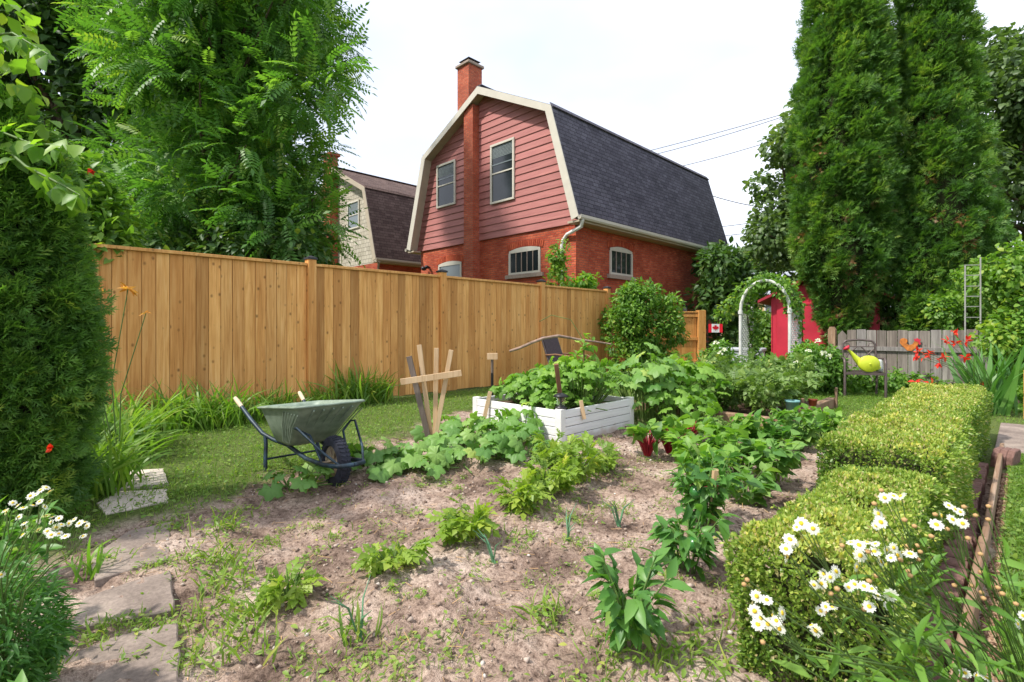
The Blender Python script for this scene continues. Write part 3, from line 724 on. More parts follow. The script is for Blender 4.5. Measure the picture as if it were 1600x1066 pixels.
NC, NY = -25.85, 12.83
h2 = house('neighbour_house', 'cream shingled gable house with brown gambrel roof behind the walnut tree', NC, NY, 9.5, M['brick'], M['cream_shingle'], M['roof_brown'], M['soffit'], False)
def n_at(px, py):
    r = (px - 800) / 800; Y = NY * S2 / (1 + r); return Y * (r - 1) / S2 - NC, EYE - (py - 514) * Y / 800
a = n_at(544, 335); b = n_at(562, 335); zt = n_at(553, 315)[1]; zb = n_at(553, 358)[1]
sash(h2, 'y', ((a[0] + b[0]) / 2, (zt + zb) / 2), b[0] - a[0], zt - zb, -.01, sill=False, glass=M['glass_pale'])
mb = MB(); cx_, cz_ = n_at(524, 240); mb.box(cx_ - .5, -.45, 0, cx_ + .3, -.003, cz_ - .25); mb.box(cx_ - .6, -.5, cz_ - .249, cx_ + .4, .1, cz_ - .1); mb.build('chimney', M['brick_dark'], h2)
mb = MB(); px_, pz_ = n_at(601, 405); mb.tube([(4.5, -.3, 4.3), (4.1, -.1, 3.9), (4.0, -.08, 3.5), (4.0, -.08, 0)], .05, 8); mb.build('downspout', M['stone'], h2)

# ---- yellow house far behind the arch
yc = W(1190, 514, 34); yh = thing('yellow_house', 'pale yellow two storey house with light grey roof seen through the garden arch', 'house', (yc.x, yc.y, 0), R(20))
mb = MB(); mb.box(-4, -3, 0, 4, 3, 3.2); mb.build('wall', M['yellow_wall'], yh)
mb = MB(); mb.prism([(-3.4, 3.21), (3.4, 3.21), (0, 4.9)], -4.5, 4.5, 'x'); mb.build('roof', M['roof_pale'], yh)
for wx in (-3.0, -1.2, 0.4, 1.6, 3.0):
    for wz in (1.1, 2.4): sash(yh, 'y', (wx, wz), .62, .8, -3.0, sill=False, frame=M['white'], glass=M['glass_pale'], kind='s')

# ---- red shed
sc_ = W(1206, 514, 13.5); sh = thing('garden_shed', 'bright red board shed with gabled roof behind the white arch', 'shed', (sc_.x, sc_.y, 0), R(10))
mb = MB(); mb.box(0, 0, 0, 2.3, 2.6, 1.95)
for k in range(12): x = 2.3 * k / 11; mb.box(x - .012, -.018, .02, x + .012, -.001, 1.93)
mb.prism([(0, 1.951), (2.3, 1.951), (1.15, 2.5)], 0, 2.6); mb.build('wall', M['red_shed'], sh)
mb = MB()
for a in ((-.3, 1.83), (2.6, 1.83)):
    b = (1.15, 2.56); mb.add([(a[0], -.25, a[1]), (b[0], -.25, b[1]), (b[0], -.25, b[1] + .07), (a[0], -.25, a[1] + .07), (a[0], 2.8, a[1]), (b[0], 2.8, b[1]), (b[0], 2.8, b[1] + .07), (a[0], 2.8, a[1] + .07)], [(0, 1, 2, 3), (4, 7, 6, 5), (0, 4, 5, 1), (3, 2, 6, 7)])
mb.build('roof', M['red_dark'], sh)
mb = MB(); mb.box(.12, -.045, .06, .5, -.02, 1.8); mb.box(.52, -.075, .06, .7, -.02, 1.8); mb.box(.72, -.045, .06, 1.5, -.02, 1.75); mb.box(.72, -.06, 1.76, 1.52, -.021, 1.82); dd = mb.build('door', M['red_shed'], sh, .006)
mb = MB(); mb.box(.42, -.07, 1.4, .46, -.046, 1.65); mb.build('latch', M['black'], dd)

# ---- grey picket fence behind the bench chair
GFS = 16.8 / S2
def gf(px, z): r = (px - 800) / 800; Y = GFS * S2 / (1 + r); return Y * (r - 1) / S2
x0 = gf(1300, 0); x1 = gf(1537, 0) + .1
gfr = thing('grey_fence', 'low weathered grey board fence behind the metal garden chair', 'fence', (x0, GFS, 0))
mb = MB(); r_ = random.Random(8); nb = 14; w = (x1 - x0 - .1) / nb
for k in range(nb):
    a = .1 + k * w; hh = 1.13 + r_.uniform(-.02, .01) - .0; g = .009
    b = a + w - g
    pts = [(a, .08), (b, .08), (b, hh - .012), (b - .008, hh), (a + .006, hh + r_.uniform(-.006, .008)), (a, hh - .01)]
    if k == 0: pts = [(a, .08), (b, .08), (b, hh - .09), ((a + b) / 2, hh), (a, hh - .09)]
    mb.prism(pts, .0, .02, 'y', r_.random())
mb.build('board_panel', M['grey_wood'], gfr, .002)
mb = MB(); mb.box(.08, -.04, .73, x1 - x0, -.001, .81, .6); mb.box(.08, -.04, .12, x1 - x0, -.001, .21, .4); mb.build('rail', M['grey_wood'], gfr, .003)
mb = MB(); mb.prism([(-.06, 0), (.07, 0), (.07, 1.13), (.035, 1.19), (-.03, 1.19), (-.06, 1.13)], -.06, .06, 'y', .95); mb.build('post', M['timber'], gfr, .004)
# rooster ornament
rx = gf(1421, 0); mb = MB()
def blob(pts, th=.01, y=0): mb.prism([(p[0], p[1]) for p in pts], y, y + th, 'y', .5)
ro = thing('rooster_ornament', 'rusty orange metal rooster hanging on the grey fence', 'ornament', (rx, GFS - .05, .83))
blob([(-.10, .0), (-.14, .06), (-.13, .13), (-.08, .15), (-.03, .13), (-.02, .08), (-.04, .05), (.0, .02), (.05, .04), (.08, .1), (.13, .1), (.14, .05), (.10, -.03), (.04, -.09), (-.03, -.08), (-.07, -.03)])
M['rust'] = plain('rust_orange', (0.48, 0.16, 0.03), .6, .4, .2, .4, 20); mb.build('body', M['rust'], ro, .003)
mb = MB(); mb.prism([(.08, .1), (.07, .14), (.1, .13), (.12, .155), (.14, .13), (.17, .13), (.16, .08), (.175, .04), (.145, .03), (.135, .08)], -.004, .012, 'y'); mb.build('comb', M['red_shed'], ro)
# ================================================================= wheelbarrow
t = NT('barrow_plastic'); n = t.noise(t.coord('Object'), 14, 5)
t.base(t.ramp(n, [(0.3, (0.15, 0.20, 0.15)), (0.7, (0.27, 0.33, 0.26))])); t.rough(0.5, 0.35); M['tray'] = t.m
M['tray_in'] = M['tray']
M['blue'] = plain('blue_tube', (0.016, 0.036, 0.055), 0.5, 0.5, 0.2, 0.7, 14)
M['rubber'] = plain('tyre_rubber', (0.03, 0.032, 0.045), 0.8, 0.3, 0, 0.3, 30)
M['rim'] = plain('wheel_rim', (0.30, 0.24, 0.17), 0.5, 0.4, 0.2, 0.3, 20)
M['grip'] = plain('wood_grip', (0.62, 0.50, 0.33), 0.6, 0.3, 0, 0.15, 18)
wb = thing('wheelbarrow', 'green plastic wheelbarrow with dark blue tube frame and one black wheel', 'wheelbarrow', (-4.09, 1.75, 0.0), 0)
def rrect(x0, x1, y, z0, z1, r=.07, n=5):
    """rounded rectangle loop; z runs z0 (back) to z1 (front)"""
    pts = []
    for cx, cy, a0 in ((x1 - r, y - r, 0), (x0 + r, y - r, 90), (x0 + r, -y + r, 180), (x1 - r, -y + r, 270)):
        for k in range(n):
            a = R(a0 + 90 * k / (n - 1)); px, py = cx + r * math.cos(a), cy + r * math.sin(a)
            pts.append((px, py, z0 + (z1 - z0) * (px - x0) / (x1 - x0)))
    return pts
rings = [rrect(-.20, .06, .15, .235, .235, .06), rrect(-.235, .13, .18, .252, .262, .07), rrect(-.30, .31, .225, .40, .44, .075), rrect(-.355, .475, .25, .485, .575, .08),
         rrect(-.362, .482, .255, .493, .583, .08), rrect(-.385, .50, .275, .495, .588, .09), rrect(-.388, .503, .278, .505, .598, .09), rrect(-.37, .485, .262, .511, .605, .08),
         rrect(-.345, .462, .240, .493, .583, .075), rrect(-.29, .285, .205, .41, .46, .07), rrect(-.215, .09, .15, .292, .30, .06)]
mb = MB(); vs = [p for r_ in rings for p in r_]; m = len(rings[0]); fs = []
for i in range(len(rings) - 1):
    for k in range(m): fs.append((i * m + k, i * m + (k + 1) % m, (i + 1) * m + (k + 1) % m, (i + 1) * m + k))
fs.append(tuple(range(m))[::-1]); fs.append(tuple((len(rings) - 1) * m + k for k in range(m)))
mb.add(vs, fs, .5, True); tray = mb.build('tray', M['tray'], wb)
mb = MB()
for s in (-1, 1):
    for k in range(6):
        x0_ = .02 + k * .024; x1_ = .17 + k * .052
        mb.tube([(x0_ - .02, s * .186, .272), ((x0_ + x1_) / 2, s * .2285, .42), (x1_, s * .2525, .53)], .0042, 5)
for k in range(5):
    y_ = -.1 + .05 * k; mb.bar((.10, y_, .29), (.472, y_ * 1.5, .56), .012, .014, (0.6, 0, -1))
mb.build('rib', M['tray'], tray)
mb = MB()
for s in (-1, 1):
    mb.tube([(-.72, s * .272, .485), (-.52, s * .25, .38), (-.36, s * .215, .285), (-.25, s * .17, .245), (-.05, s * .13, .225), (.25, s * .115, .17), (.55, s * .112, .175), (.70, s * .11, .195), (.76, s * .085, .20), (.775, s * .0, .20)], .0165, 8)
mb.build('frame', M['blue'], wb)
for s in (-1, 1):
    mb = MB(); mb.tube([(-.33, s * .205, .275), (-.30, s * .21, .20), (-.27, s * .225, .08), (-.25, s * .23, 0.005)], .0165, 8); mb.build('leg', M['blue'], wb)
    mb = MB(); mb.tube([(-.70, s * .27, .475), (-.735, s * .274, .493), (-.80, s * .28, .525), (-.83, s * .283, .54)], [.017, .019, .019, .016], 10); mb.build('grip', M['grip'], wb)
    mb = MB(); mb.tube([(.50, s * .10, .17), (.36, s * .13, .36), (.30, s * .222, .42), (.36, s * .228, .43), (.62, s * .15, .28), (.74, s * .09, .205)], .009, 6); mb.build('strut', M['blue'], wb)
mb = MB(); mb.tube([(-.27, -.226, .09), (-.27, .226, .09)], .009, 6); mb.build('cross_brace', M['blue'], wb)
wh = MB(); prof = []
for k in range(15):
    a = PI * (k / 14); prof.append((.128 + .052 * math.sin(a) ** .7 if 0 < k < 14 else .118, .045 * -math.cos(a)))
wh.lathe(prof + [(.11, 0.03), (.11, -.03), prof[0]], (.50, 0, .178), 36, 'y'); wheel = wh.build('wheel', M['rubber'], wb)
mb = MB()
for k in range(36):
    a = 2 * PI * k / 36; 
    for s in (-1, 1):
        c0 = Vector((.50 + .181 * math.cos(a), s * .004, .178 + .181 * math.sin(a))); a2 = a + .09; c1 = Vector((.50 + .172 * math.cos(a2), s * .034, .178 + .172 * math.sin(a2)))
        mb.bar(c0, c1, .012, .010, (math.cos(a), 0, math.sin(a)))
mb.build('tread', M['rubber'], wheel)
mb = MB(); mb.lathe([(.0, -.02), (.03, -.02), (.035, -.012), (.10, -.018), (.117, -.034), (.122, -.034), (.122, .034), (.117, .034), (.10, .018), (.035, .012), (.03, .02), (0, .02)], (.50, 0, .178), 28, 'y')
for k in range(6):
    a = 2 * PI * k / 6; mb.bar((.50 + .03 * math.cos(a), -.024, .178 + .03 * math.sin(a)), (.50 + .10 * math.cos(a), -.026, .178 + .10 * math.sin(a)), .018, .012, (0, 1, 0))
mb.tube([(.50, -.115, .178), (.50, .115, .178)], .01, 8); mb.build('rim', M['rim'], wheel)

# ================================================================= fan trellis
D = 4.58
def stick(mb, a, b, w=.035, t=.018, d0=D, d1=D, tint=.5): 
    p = W(*a, d0); q = W(*b, d1); mb.bar(p, q, w, t, Vector((1, -1, 0)), tint)
ft = thing('fan_trellis', 'homemade fan of wooden laths nailed to a cross slat among squash leaves', 'trellis', tuple(G(676, 716)))
inv = Vector(ft.location)
def rel(mb, loc): mb.v = [tuple(Vector(v) - loc) for v in mb.v]; return mb
for (a, b, m_, w, dd) in (((676, 712), (639, 557), 'old_stake', .05, .0), ((677, 711), (655, 539), 'raw_wood', .042, .03), ((679, 711), (682, 544), 'raw_wood', .04, .005), ((675, 712), (705, 547), 'raw_wood', .04, -.02)):
    mb = MB(); stick(mb, a, b, w, .02, D + dd + .01, D + dd + .01); rel(mb, inv).build('lath', M[m_], ft, .002)
mb = MB(); stick(mb, (626, 597), (721, 583), .055, .02, D - .045, D - .045); rel(mb, inv).build('cross_slat', M['raw_wood'], ft, .002)
mb = MB(); stick(mb, (680, 735), (679, 688), .085, .04, D - .07, D - .07); rel(mb, inv).build('stake', M['old_stake'], ft, .003)

# ================================================================= white raised bed
B0 = (-3.24, 3.92); BS = 1.28; BH = .345
bed = thing('white_raised_bed', 'square white painted board planter full of squash and bean plants', 'raised bed', (B0[0], B0[1], 0))
def side(nm, f):
    mb = MB(); hs_ = BH / 4
    for k in range(4): f(mb, k * hs_ + .003, (k + 1) * hs_ - .0035, k)
    mb.build(nm, M['white_board'], bed, .0035)
side('side_board', lambda mb, a, b, k: mb.box(-BS + .05, -.022, a, -.05, .0, b))
side('side_board', lambda mb, a, b, k: mb.box(.0 - .0, .05, a, .022, BS - .05, b))
side('side_board', lambda mb, a, b, k: mb.box(-BS + .05, BS, a, -.05, BS + .022, b))
side('side_board', lambda mb, a, b, k: mb.box(-BS - .022, .05, a, -BS, BS - .05, b))
for (x, y) in ((-.0, .0), (-BS, 0), (0, BS), (-BS, BS)):
    sx1 = 1 if x == 0 else -1; sy1 = -1 if y == 0 else 1
    mb = MB(); mb.box(min(x - sx1 * .05, x + sx1 * .026), min(y - sy1 * .05, y + sy1 * .026), -.02, max(x - sx1 * .05, x + sx1 * .026), max(y - sy1 * .05, y + sy1 * .026), BH + .012)
    mb.build('corner_post', M['white'], bed, .004)
mb = MB(); mb.box(-BS + .001, .001, 0, -.001, BS - .001, BH - .07); 
M['dark_soil'] = plain('planter_soil', (0.10, 0.065, 0.045), .95, .1, 0, .4, 12, .02); mb.build('soil', M['dark_soil'], bed)

# solar lantern on the corner of the bed
ln = thing('solar_lantern', 'small black solar lantern standing on the near corner of the white planter', 'lantern', (B0[0] - .03, B0[1] + .04, BH + .013))
mb = MB(); mb.lathe([(0, 0), (.06, 0), (.062, .012), (.035, .022), (.03, .03)], n=4 * 6); mb.tube([(0, 0, .02), (0, 0, .12)], .007, 6); mb.build('base', M['black'], ln)
mb = MB(); mb.lathe([(.04, .022), (.055, .115)], n=20); t = NT('clear_glass'); t.base((.8, .85, .85)); t.rough(.05); t.p.inputs['Transmission Weight'].default_value = .9; t.p.inputs['Alpha'].default_value = .35; M['clear'] = t.m; mb.build('glass', M['clear'], ln)
mb = MB(); mb.lathe([(0, .115), (.075, .113), (.08, .12), (.06, .138), (.02, .152), (0, .153)], n=24); mb.build('lid', M['black'], ln)
# brown stake leaning in the bed
p = W(882, 632, 5.35); q = W(869, 569, 5.2); mb = MB(); mb.bar((0, 0, -.25), q - p, .045, .035, (1, -1, 0)); o = mb.build('brown_stake', M['brown_stake'], None, .004); o.location = p
tag(o, 'stout brown stake leaning in the white planter behind the black lantern', 'stake')
p = W(914, 640, 5.6); q = W(912, 545, 5.6); mb = MB(); mb.bar((0, 0, -.15), q - p, .018, .018, (1, -1, 0)); o = mb.build('thin_stake', M['brown_stake'], None, .002); o.location = p
tag(o, 'thin dark upright stick holding a bean vine in the white planter', 'stake')
p = W(913, 640, 5.25); mb = MB(); mb.bar((0, 0, -.1), (-.03, -.02, .09), .04, .02, (1, -1, 0)); o = mb.build('short_stake', M['raw_wood'], None, .002); o.location = p
tag(o, 'short pale stub of wood stuck in the front of the white planter', 'stake')
p = W(756, 640, 5.75); q = W(766, 612, 5.75); mb = MB(); mb.bar((0, 0, -.12), q - p, .045, .02, (1, -1, 0)); o = mb.build('tilted_stub', M['raw_wood'], None, .002); o.location = p
tag(o, 'short light stake leaning against the left corner of the white planter', 'stake')
# long driftwood branch
bp = [(796, 549, 6.0), (812, 544, 6.0), (830, 536, 6.0), (848, 529, 6.05), (872, 525, 6.1), (890, 528, 6.15), (905, 531, 6.2), (930, 534, 6.25), (955, 538, 6.3)]
c0 = W(872, 525, 6.1); mb = MB(); mb.tube([W(*b_) - c0 for b_ in bp], [.014, .017, .017, .017, .018, .016, .014, .012, .009], 8)
M['drift'] = plain('driftwood', (.26, .18, .14), .85, .2, 0, .45, 12, .004); o = mb.build('driftwood_branch', M['drift']); o.location = c0
tag(o, 'long curved bare branch lying across the tops of the bean plants', 'branch')
# marker stake with block
p = G(769, 630, .0); Dm = gdist(p); ms = thing('marker_stake', 'black garden marker stake with a pale wooden block on top left of the white planter', 'stake', tuple(p))
def zz(y): return EYE - (y - 514) * Dm / 800
mb = MB(); mb.tube([(0, 0, 0), (0, 0, zz(583))], .022, 8); mb.build('sleeve', M['black'], ms)
mb = MB(); mb.box(-.015, -.015, zz(583), .015, .015, zz(552)); mb.build('pole', M['old_stake'], ms)
mb = MB(); mb.bar((-.055, -.055, zz(557)), (.06, .06, zz(557)), .05, .10, (0, 0, 1)); mb.build('block', M['raw_wood'], ms, .003)

# ================================================================= brown sling chair by the fence
cp = W(866, 514, 9.8) + Vector((.36, 0, 0)); cp.z = 0; ch_ = thing('sling_chair', 'dark brown sling patio chair behind the white planter near the board fence', 'chair', (cp.x, cp.y, 0), R(98))
M['sling'] = plain('brown_mesh', (.075, .055, .06), .75, .3, 0, .2, 30)
# local: faces -y
mb = MB(); mb.add([(-.26, .22, .42), (.26, .22, .42), (.24, .42, .98), (-.24, .42, .98), (-.26, .24, .42), (.26, .24, .42), (.24, .44, .98), (-.24, .44, .98)], [(0, 1, 2, 3), (7, 6, 5, 4), (0, 4, 5, 1), (1, 5, 6, 2), (2, 6, 7, 3), (3, 7, 4, 0)]); mb.build('backrest', M['sling'], ch_)
mb = MB(); mb.box(-.26, -.28, .40, .26, .22, .42); mb.build('seat', M['sling'], ch_)
mb = MB()
for s in (-1, 1): mb.tube([(s * .27, .44, .99), (s * .28, .23, .41), (s * .28, -.29, .41)], .016, 8)
mb.tube([(-.27, .44, .99), (.27, .44, .99)], .016, 8); mb.build('seat_frame', M['bronze'], ch_)
for s in (-1, 1):
    mb = MB(); mb.tube([(s * .29, .33, .66), (s * .31, .1, .68), (s * .31, -.22, .65), (s * .30, -.30, .60), (s * .29, -.32, .4)], .017, 8); mb.build('armrest', M['brown_stake'], ch_)
    for yy in (-.3, .3): mb = MB(); mb.tube([(s * .28, yy, .42), (s * .29, yy * 1.12, 0)], .015, 8); mb.build('leg', M['bronze'], ch_)

# ================================================================= timber bed at the back
tb = thing('timber_bed', 'low weathered timber garden bed filled with tomato plants', 'raised bed', (-1.93, 6.30, 0))
mb = MB(); mb.box(-2.15, -.0, 0, -1.2, .10, .13, .8); mb.build('timber', M['timber'], tb, .01)
mb = MB(); mb.box(-1.19, -.0, 0, -.101, .10, .12, .5); mb.build('timber', M['timber'], tb, .01)
mb = MB(); mb.box(-.10, .0, 0, .0, 1.08, .14, .3); mb.build('timber', M['timber'], tb, .01)
mb = MB(); mb.box(-.10, 1.09, 0, .0, 2.3, .15, .7); mb.build('timber', M['timber'], tb, .01)
mb = MB(); mb.box(-2.1, .11, 0, -.11, 2.3, .07); mb.build('soil', M['dark_soil'], tb)
for (y, h_) in ((.62, .3), (2.2, .3)): mb = MB(); mb.box(.001, y, -.02, .03, y + .05, h_, .6); mb.build('stake', M['timber'], tb, .003)
def pot(nm, lab, px, py, z, r, h_, m_, fill=True):
    p = G(px, py, z); o = thing(nm, lab, 'pot', tuple(p)); mb = MB()
    mb.lathe([(0, .002), (r * .72, .0), (r * .96, h_ * .86), (r * 1.04, h_ * .86), (r * 1.06, h_), (r * .96, h_), (r * .9, h_ * .84), (r * .8, h_ * .8), (0, h_ * .8)], n=24); mb.build('pot_body', m_, o)
    mb = MB(); mb.lathe([(r * .89, h_ * .82), (0, h_ * .85)], n=20); mb.build('potting_soil', M['dark_soil'], o); return o
M['teal'] = plain('teal_plastic', (.17, .36, .36), .5, .4, 0, .12, 8); M['terracotta'] = plain('terracotta', (.42, .10, .06), .7, .3, 0, .15, 8)
pot('plant_pot', 'faded teal plastic pot on the corner of the timber bed', 1238, 646, .145, .078, .155, M['teal'])
pot('plant_pot', 'small red terracotta pot on the far part of the timber edge', 1270, 634, .15, .055, .085, M['terracotta'])
p = G(1214, 652, .07); mb = MB(); mb.box(-.01, -.004, 0, .01, .004, .17); o = mb.build('plant_tag', M['white'], None, .002); o.location = p; o.rotation_euler = (0, 0, R(45)); tag(o, 'thin white plant marker stuck in the timber bed left of the teal pot', 'plant marker')

# ================================================================= garden arch
A0 = W(1157, 575, 10.4); A1 = W(1234, 575, 9.75)
M['arch_white'] = plain('aged_white_plastic', (.60, .60, .57), .6, .35, 0, .18, 7)
ar = thing('garden_arch', 'white plastic garden arch with lattice sides wound with a climbing vine', 'arch', (A0.x, A0.y, 0))
wv = Vector((A1.x - A0.x, A1.y - A0.y, 0)); wid = wv.length; wv.normalize(); dv = Vector((-wv.y, wv.x, 0))
if dv.y < 0: dv = -dv
dep = .62
def ap(u, v, z): q = wv * u + dv * v; return (q.x, q.y, z)
for v in (0, dep):
    pts = [ap(0, v, 0), ap(0, v, 1.50)]
    for k in range(1, 12): a = PI - PI * k / 12; pts.append(ap(wid / 2 + wid / 2 * math.cos(a), v, 1.50 + .60 * math.sin(a)))
    pts += [ap(wid, v, 1.50), ap(wid, v, 0)]
    mb = MB(); mb.tube(pts, .031, 10)
    for u in (0, wid): mb.tube([ap(u, v, 1.45), ap(u, v, 1.52)], .046, 10)
    mb.build('hoop', M['arch_white'], ar)
for u in (0, wid):
    mb = MB(); s = .085; n_ = int((1.55 + dep) / s)
    for k in range(-8, 22):
        for sg in (1, -1):
            z0 = k * s if sg == 1 else k * s; pts = []
            a, b = (.03, z0), (dep - .03, z0 + (dep - .06))
            if sg == -1: a, b = (.03, z0 + dep - .06), (dep - .03, z0)
            # clip to z 0.15..1.6
            def clip(p, q_):
                (x0_, y0_), (x1_, y1_) = p, q_; lo, hi = .15, 1.46
                if max(y0_, y1_) < lo or min(y0_, y1_) > hi: return None
                def cut(x0_, y0_, x1_, y1_):
                    if y0_ < lo: x0_ += (lo - y0_) * (x1_ - x0_) / (y1_ - y0_); y0_ = lo
                    if y0_ > hi: x0_ += (hi - y0_) * (x1_ - x0_) / (y1_ - y0_); y0_ = hi
                    return x0_, y0_
                return cut(x0_, y0_, x1_, y1_), cut(x1_, y1_, x0_, y0_)
            c_ = clip(a, b)
            if c_: mb.bar(ap(u + sg * .004, c_[0][0], c_[0][1]), ap(u + sg * .004, c_[1][0], c_[1][1]), .022, .006, wv)
    mb.build('lattice', M['arch_white'], ar)
mb = MB()
for k in range(1, 12):
    a = PI - PI * k / 12; mb.bar(ap(wid / 2 + wid / 2 * math.cos(a), 0, 1.50 + .60 * math.sin(a)), ap(wid / 2 + wid / 2 * math.cos(a), dep, 1.50 + .60 * math.sin(a)), .03, .012)
mb.build('cross_slat', M['white'], ar)

# ================================================================= flag
fp = W(1118, 513, 12.0); fl = thing('small_flag', 'small red and white maple leaf flag on a thin pole beside the low fence', 'flag', (fp.x, fp.y, 0))
fw, fh = .34, .20; fd = Vector((1, 1, 0)).normalized()
def fq(u, z, off=0.0): q = fd * u; return (q.x + off * .7071, q.y - off * .7071 + 0.012 * math.sin(u * 22), fp.z + z)
mb = MB(); mb.tube([(fd.x * -fw / 2 - .01, fd.y * -fw / 2, 0), (fd.x * -fw / 2 - .01, fd.y * -fw / 2, fp.z + fh / 2 + .06)], .008, 6); mb.build('pole', M['black'], fl)
M['flag_red'] = plain('flag_red', (.62, .015, .03), .8, .2, 0, .05); M['flag_white'] = plain('flag_white', (.78, .78, .78), .8, .2, 0, .03)
mb = MB()
def strip(u0, u1, mi):
    mb.mi = mi; n_ = 6
    for k in range(n_):
        a = u0 + (u1 - u0) * k / n_; b = u0 + (u1 - u0) * (k + 1) / n_
        mb.add([fq(a, -fh / 2), fq(b, -fh / 2), fq(b, fh / 2), fq(a, fh / 2), fq(a, -fh / 2, -.004), fq(b, -fh / 2, -.004), fq(b, fh / 2, -.004), fq(a, fh / 2, -.004)], [(0, 1, 2, 3), (7, 6, 5, 4)])
strip(-fw / 2, -fw / 4, 0); strip(-fw / 4, fw / 4, 1); strip(fw / 4, fw / 2, 0); clo = mb.build('cloth', [M['flag_red'], M['flag_white']], fl, fixn=False)
leaf = [(0, 1), (.12, .72), (.3, .82), (.24, .35), (.45, .55), (.52, .42), (.8, .45), (.7, .2), (.82, .08), (.4, -.25), (.45, -.4), (.05, -.33), (.05, -.75)]
pts = leaf + [(-x, y) for x, y in leaf[::-1][:-1]]
mb = MB(); cvs = [fq(0, 0.0, .004)] + [fq(x * fh * .45, y * fh * .42, .004) for x, y in pts]; mb.add(cvs, [(0, i, i % len(pts) + 1) for i in range(1, len(pts) + 1)]); mb.build('maple_leaf', M['flag_red'], clo, fixn=False)
# low grey box beyond the roses
p = G(1140, 592, 0); gb = thing('storage_box', 'low pale grey storage box between the low fence and the arch', 'box', (p.x, p.y + .6, 0), R(10))
M['greybox'] = plain('grey_plastic', (.42, .44, .48), .5, .4, 0, .08, 4)
mb = MB(); mb.box(-.5, -.3, 0, .5, .3, .62); mb.build('body', M['greybox'], gb, .02); mb = MB(); mb.box(-.53, -.33, .621, .53, .33, .70); mb.build('lid', M['greybox'], gb, .02)

# ================================================================= metal chair and watering can
p0 = G(1320, 621, 0); p1 = G(1384, 624, 0); mid = (p0 + p1) / 2; ax = (p1 - p0); cwid = .56
ang = math.atan2(ax.y, ax.x)
mc = thing('metal_garden_chair', 'bronze metal garden chair with crossed back bars in front of the grey fence', 'chair', (mid.x, mid.y, 0), ang)
hw = ax.length / 2
for s in (-1, 1):
    mb = MB(); mb.tube([(s * hw, 0, 0), (s * hw, 0, .58), (s * hw, .03, .64), (s * (hw + .01), .12, .655), (s * (hw - .02), .42, .63)], .021, 8); mb.build('front_leg', M['bronze'], mc)
    mb = MB(); mb.tube([(s * (hw - .03), .50, 0), (s * (hw - .03), .45, .42), (s * (hw - .05), .50, .88), (s * (hw - .07), .505, .92), (s * (hw - .1), .51, .94)], .018, 8); mb.build('back_leg', M['bronze'], mc)
mb = MB(); mb.tube([(-hw + .09, .51, .94), (0, .52, .96), (hw - .09, .51, .94)], .018, 8); mb.tube([(-hw + .05, .495, .84), (hw - .05, .495, .84)], .009, 6)
for s in (-1, 1):
    mb.tube([(s * (hw - .07), .49, .80), (s * .05, .485, .62), (-s * .06, .48, .50)], .012, 6); mb.tube([(s * .03, .5, .84), (s * .16, .49, .70), (s * (hw - .06), .48, .58)], .012, 6)
    mb.tube([(s * (hw - .05), .497, .9), (s * (hw - .13), .497, .9), (s * (hw - .15), .495, .85)], .008, 6)
mb.build('backrest', M['bronze'], mc)
mb = MB(); mb.box(-hw, -.02, .385, hw, .015, .43); mb.box(-hw, .44, .385, hw, .47, .43); mb.box(-hw, .0155, .39, -hw + .03, .4395, .43); mb.box(hw - .03, .0155, .39, hw, .4395, .43)
for k in range(9): a = .05 + k * .043; mb.box(-hw + .031, a, .405, hw - .031, a + .02, .415)
mb.build('seat', M['bronze'], mc)
M['lime'] = plain('lime_plastic', (.52, .60, .035), .4, .45, 0, .08, 5)
wc = thing('watering_can', 'lime green watering can with red rose lying on the metal chair seat', 'watering can', (mc.location.x, mc.location.y, .435), ang + R(12)); wc.scale = (1.1, 1.1, 1.1)
mb = MB(); prof = [(0, 0), (.135, 0), (.15, .015), (.148, .06), (.125, .14), (.09, .2), (.06, .22), (.055, .21), (0, .20)]
# lying on its side: base disc turned to the viewer
mb.lathe([(r_ * .95, h_) for r_, h_ in prof], (.05, -.04, .140), 28, 'y'); mb.v = [(x, y, .0 + (z) * .88) for x, y, z in mb.v]; body = mb.build('body', M['lime'], wc)
mb = MB(); mb.lathe([(.0, -.008), (.10, -.008), (.108, .0), (.115, .0)], (.05, -.038, .123), 24, 'y'); mb.lathe([(0, -.01), (.012, -.01), (.014, 0)], (.05, -.05, .123), 12, 'y'); mb.build('base_ring', M['lime'], body)
mb = MB(); mb.tube([(-.03, .06, .13), (-.10, .05, .20), (-.17, .04, .29), (-.215, .035, .335)], [.06, .042, .022, .017], 12); mb.build('spout', M['lime'], wc)
mb = MB(); mb.lathe([(.018, 0), (.045, .03), (.05, .045), (0, .055)], (0, 0, 0), 16); rm = Matrix.Translation((-.215, .035, .335)) @ Matrix.Rotation(R(-38), 4, 'Y'); mb.v = [tuple(rm @ Vector(v)) for v in mb.v]; mb.build('rose', M['red_shed'], wc)
mb = MB(); mb.tube([(.15, .1, .15), (.22, .1, .12), (.24, .09, .06), (.18, .06, .03)], .014, 8); mb.build('handle', M['lime'], wc)
pp = Vector((hw - .05, .2, .44)); mb = MB(); mb.lathe([(0, 0), (.05, 0), (.06, .05), (.05, .17), (.035, .2), (0, .2)], n=16); o = mb.build('lilac_jar', M['blind'], None); rmt = Matrix.Rotation(ang, 3, 'Z') @ pp; o.location = (mc.location.x + rmt.x, mc.location.y + rmt.y, .437)
tag(o, 'small pale jar standing on the right end of the metal chair seat', 'jar')

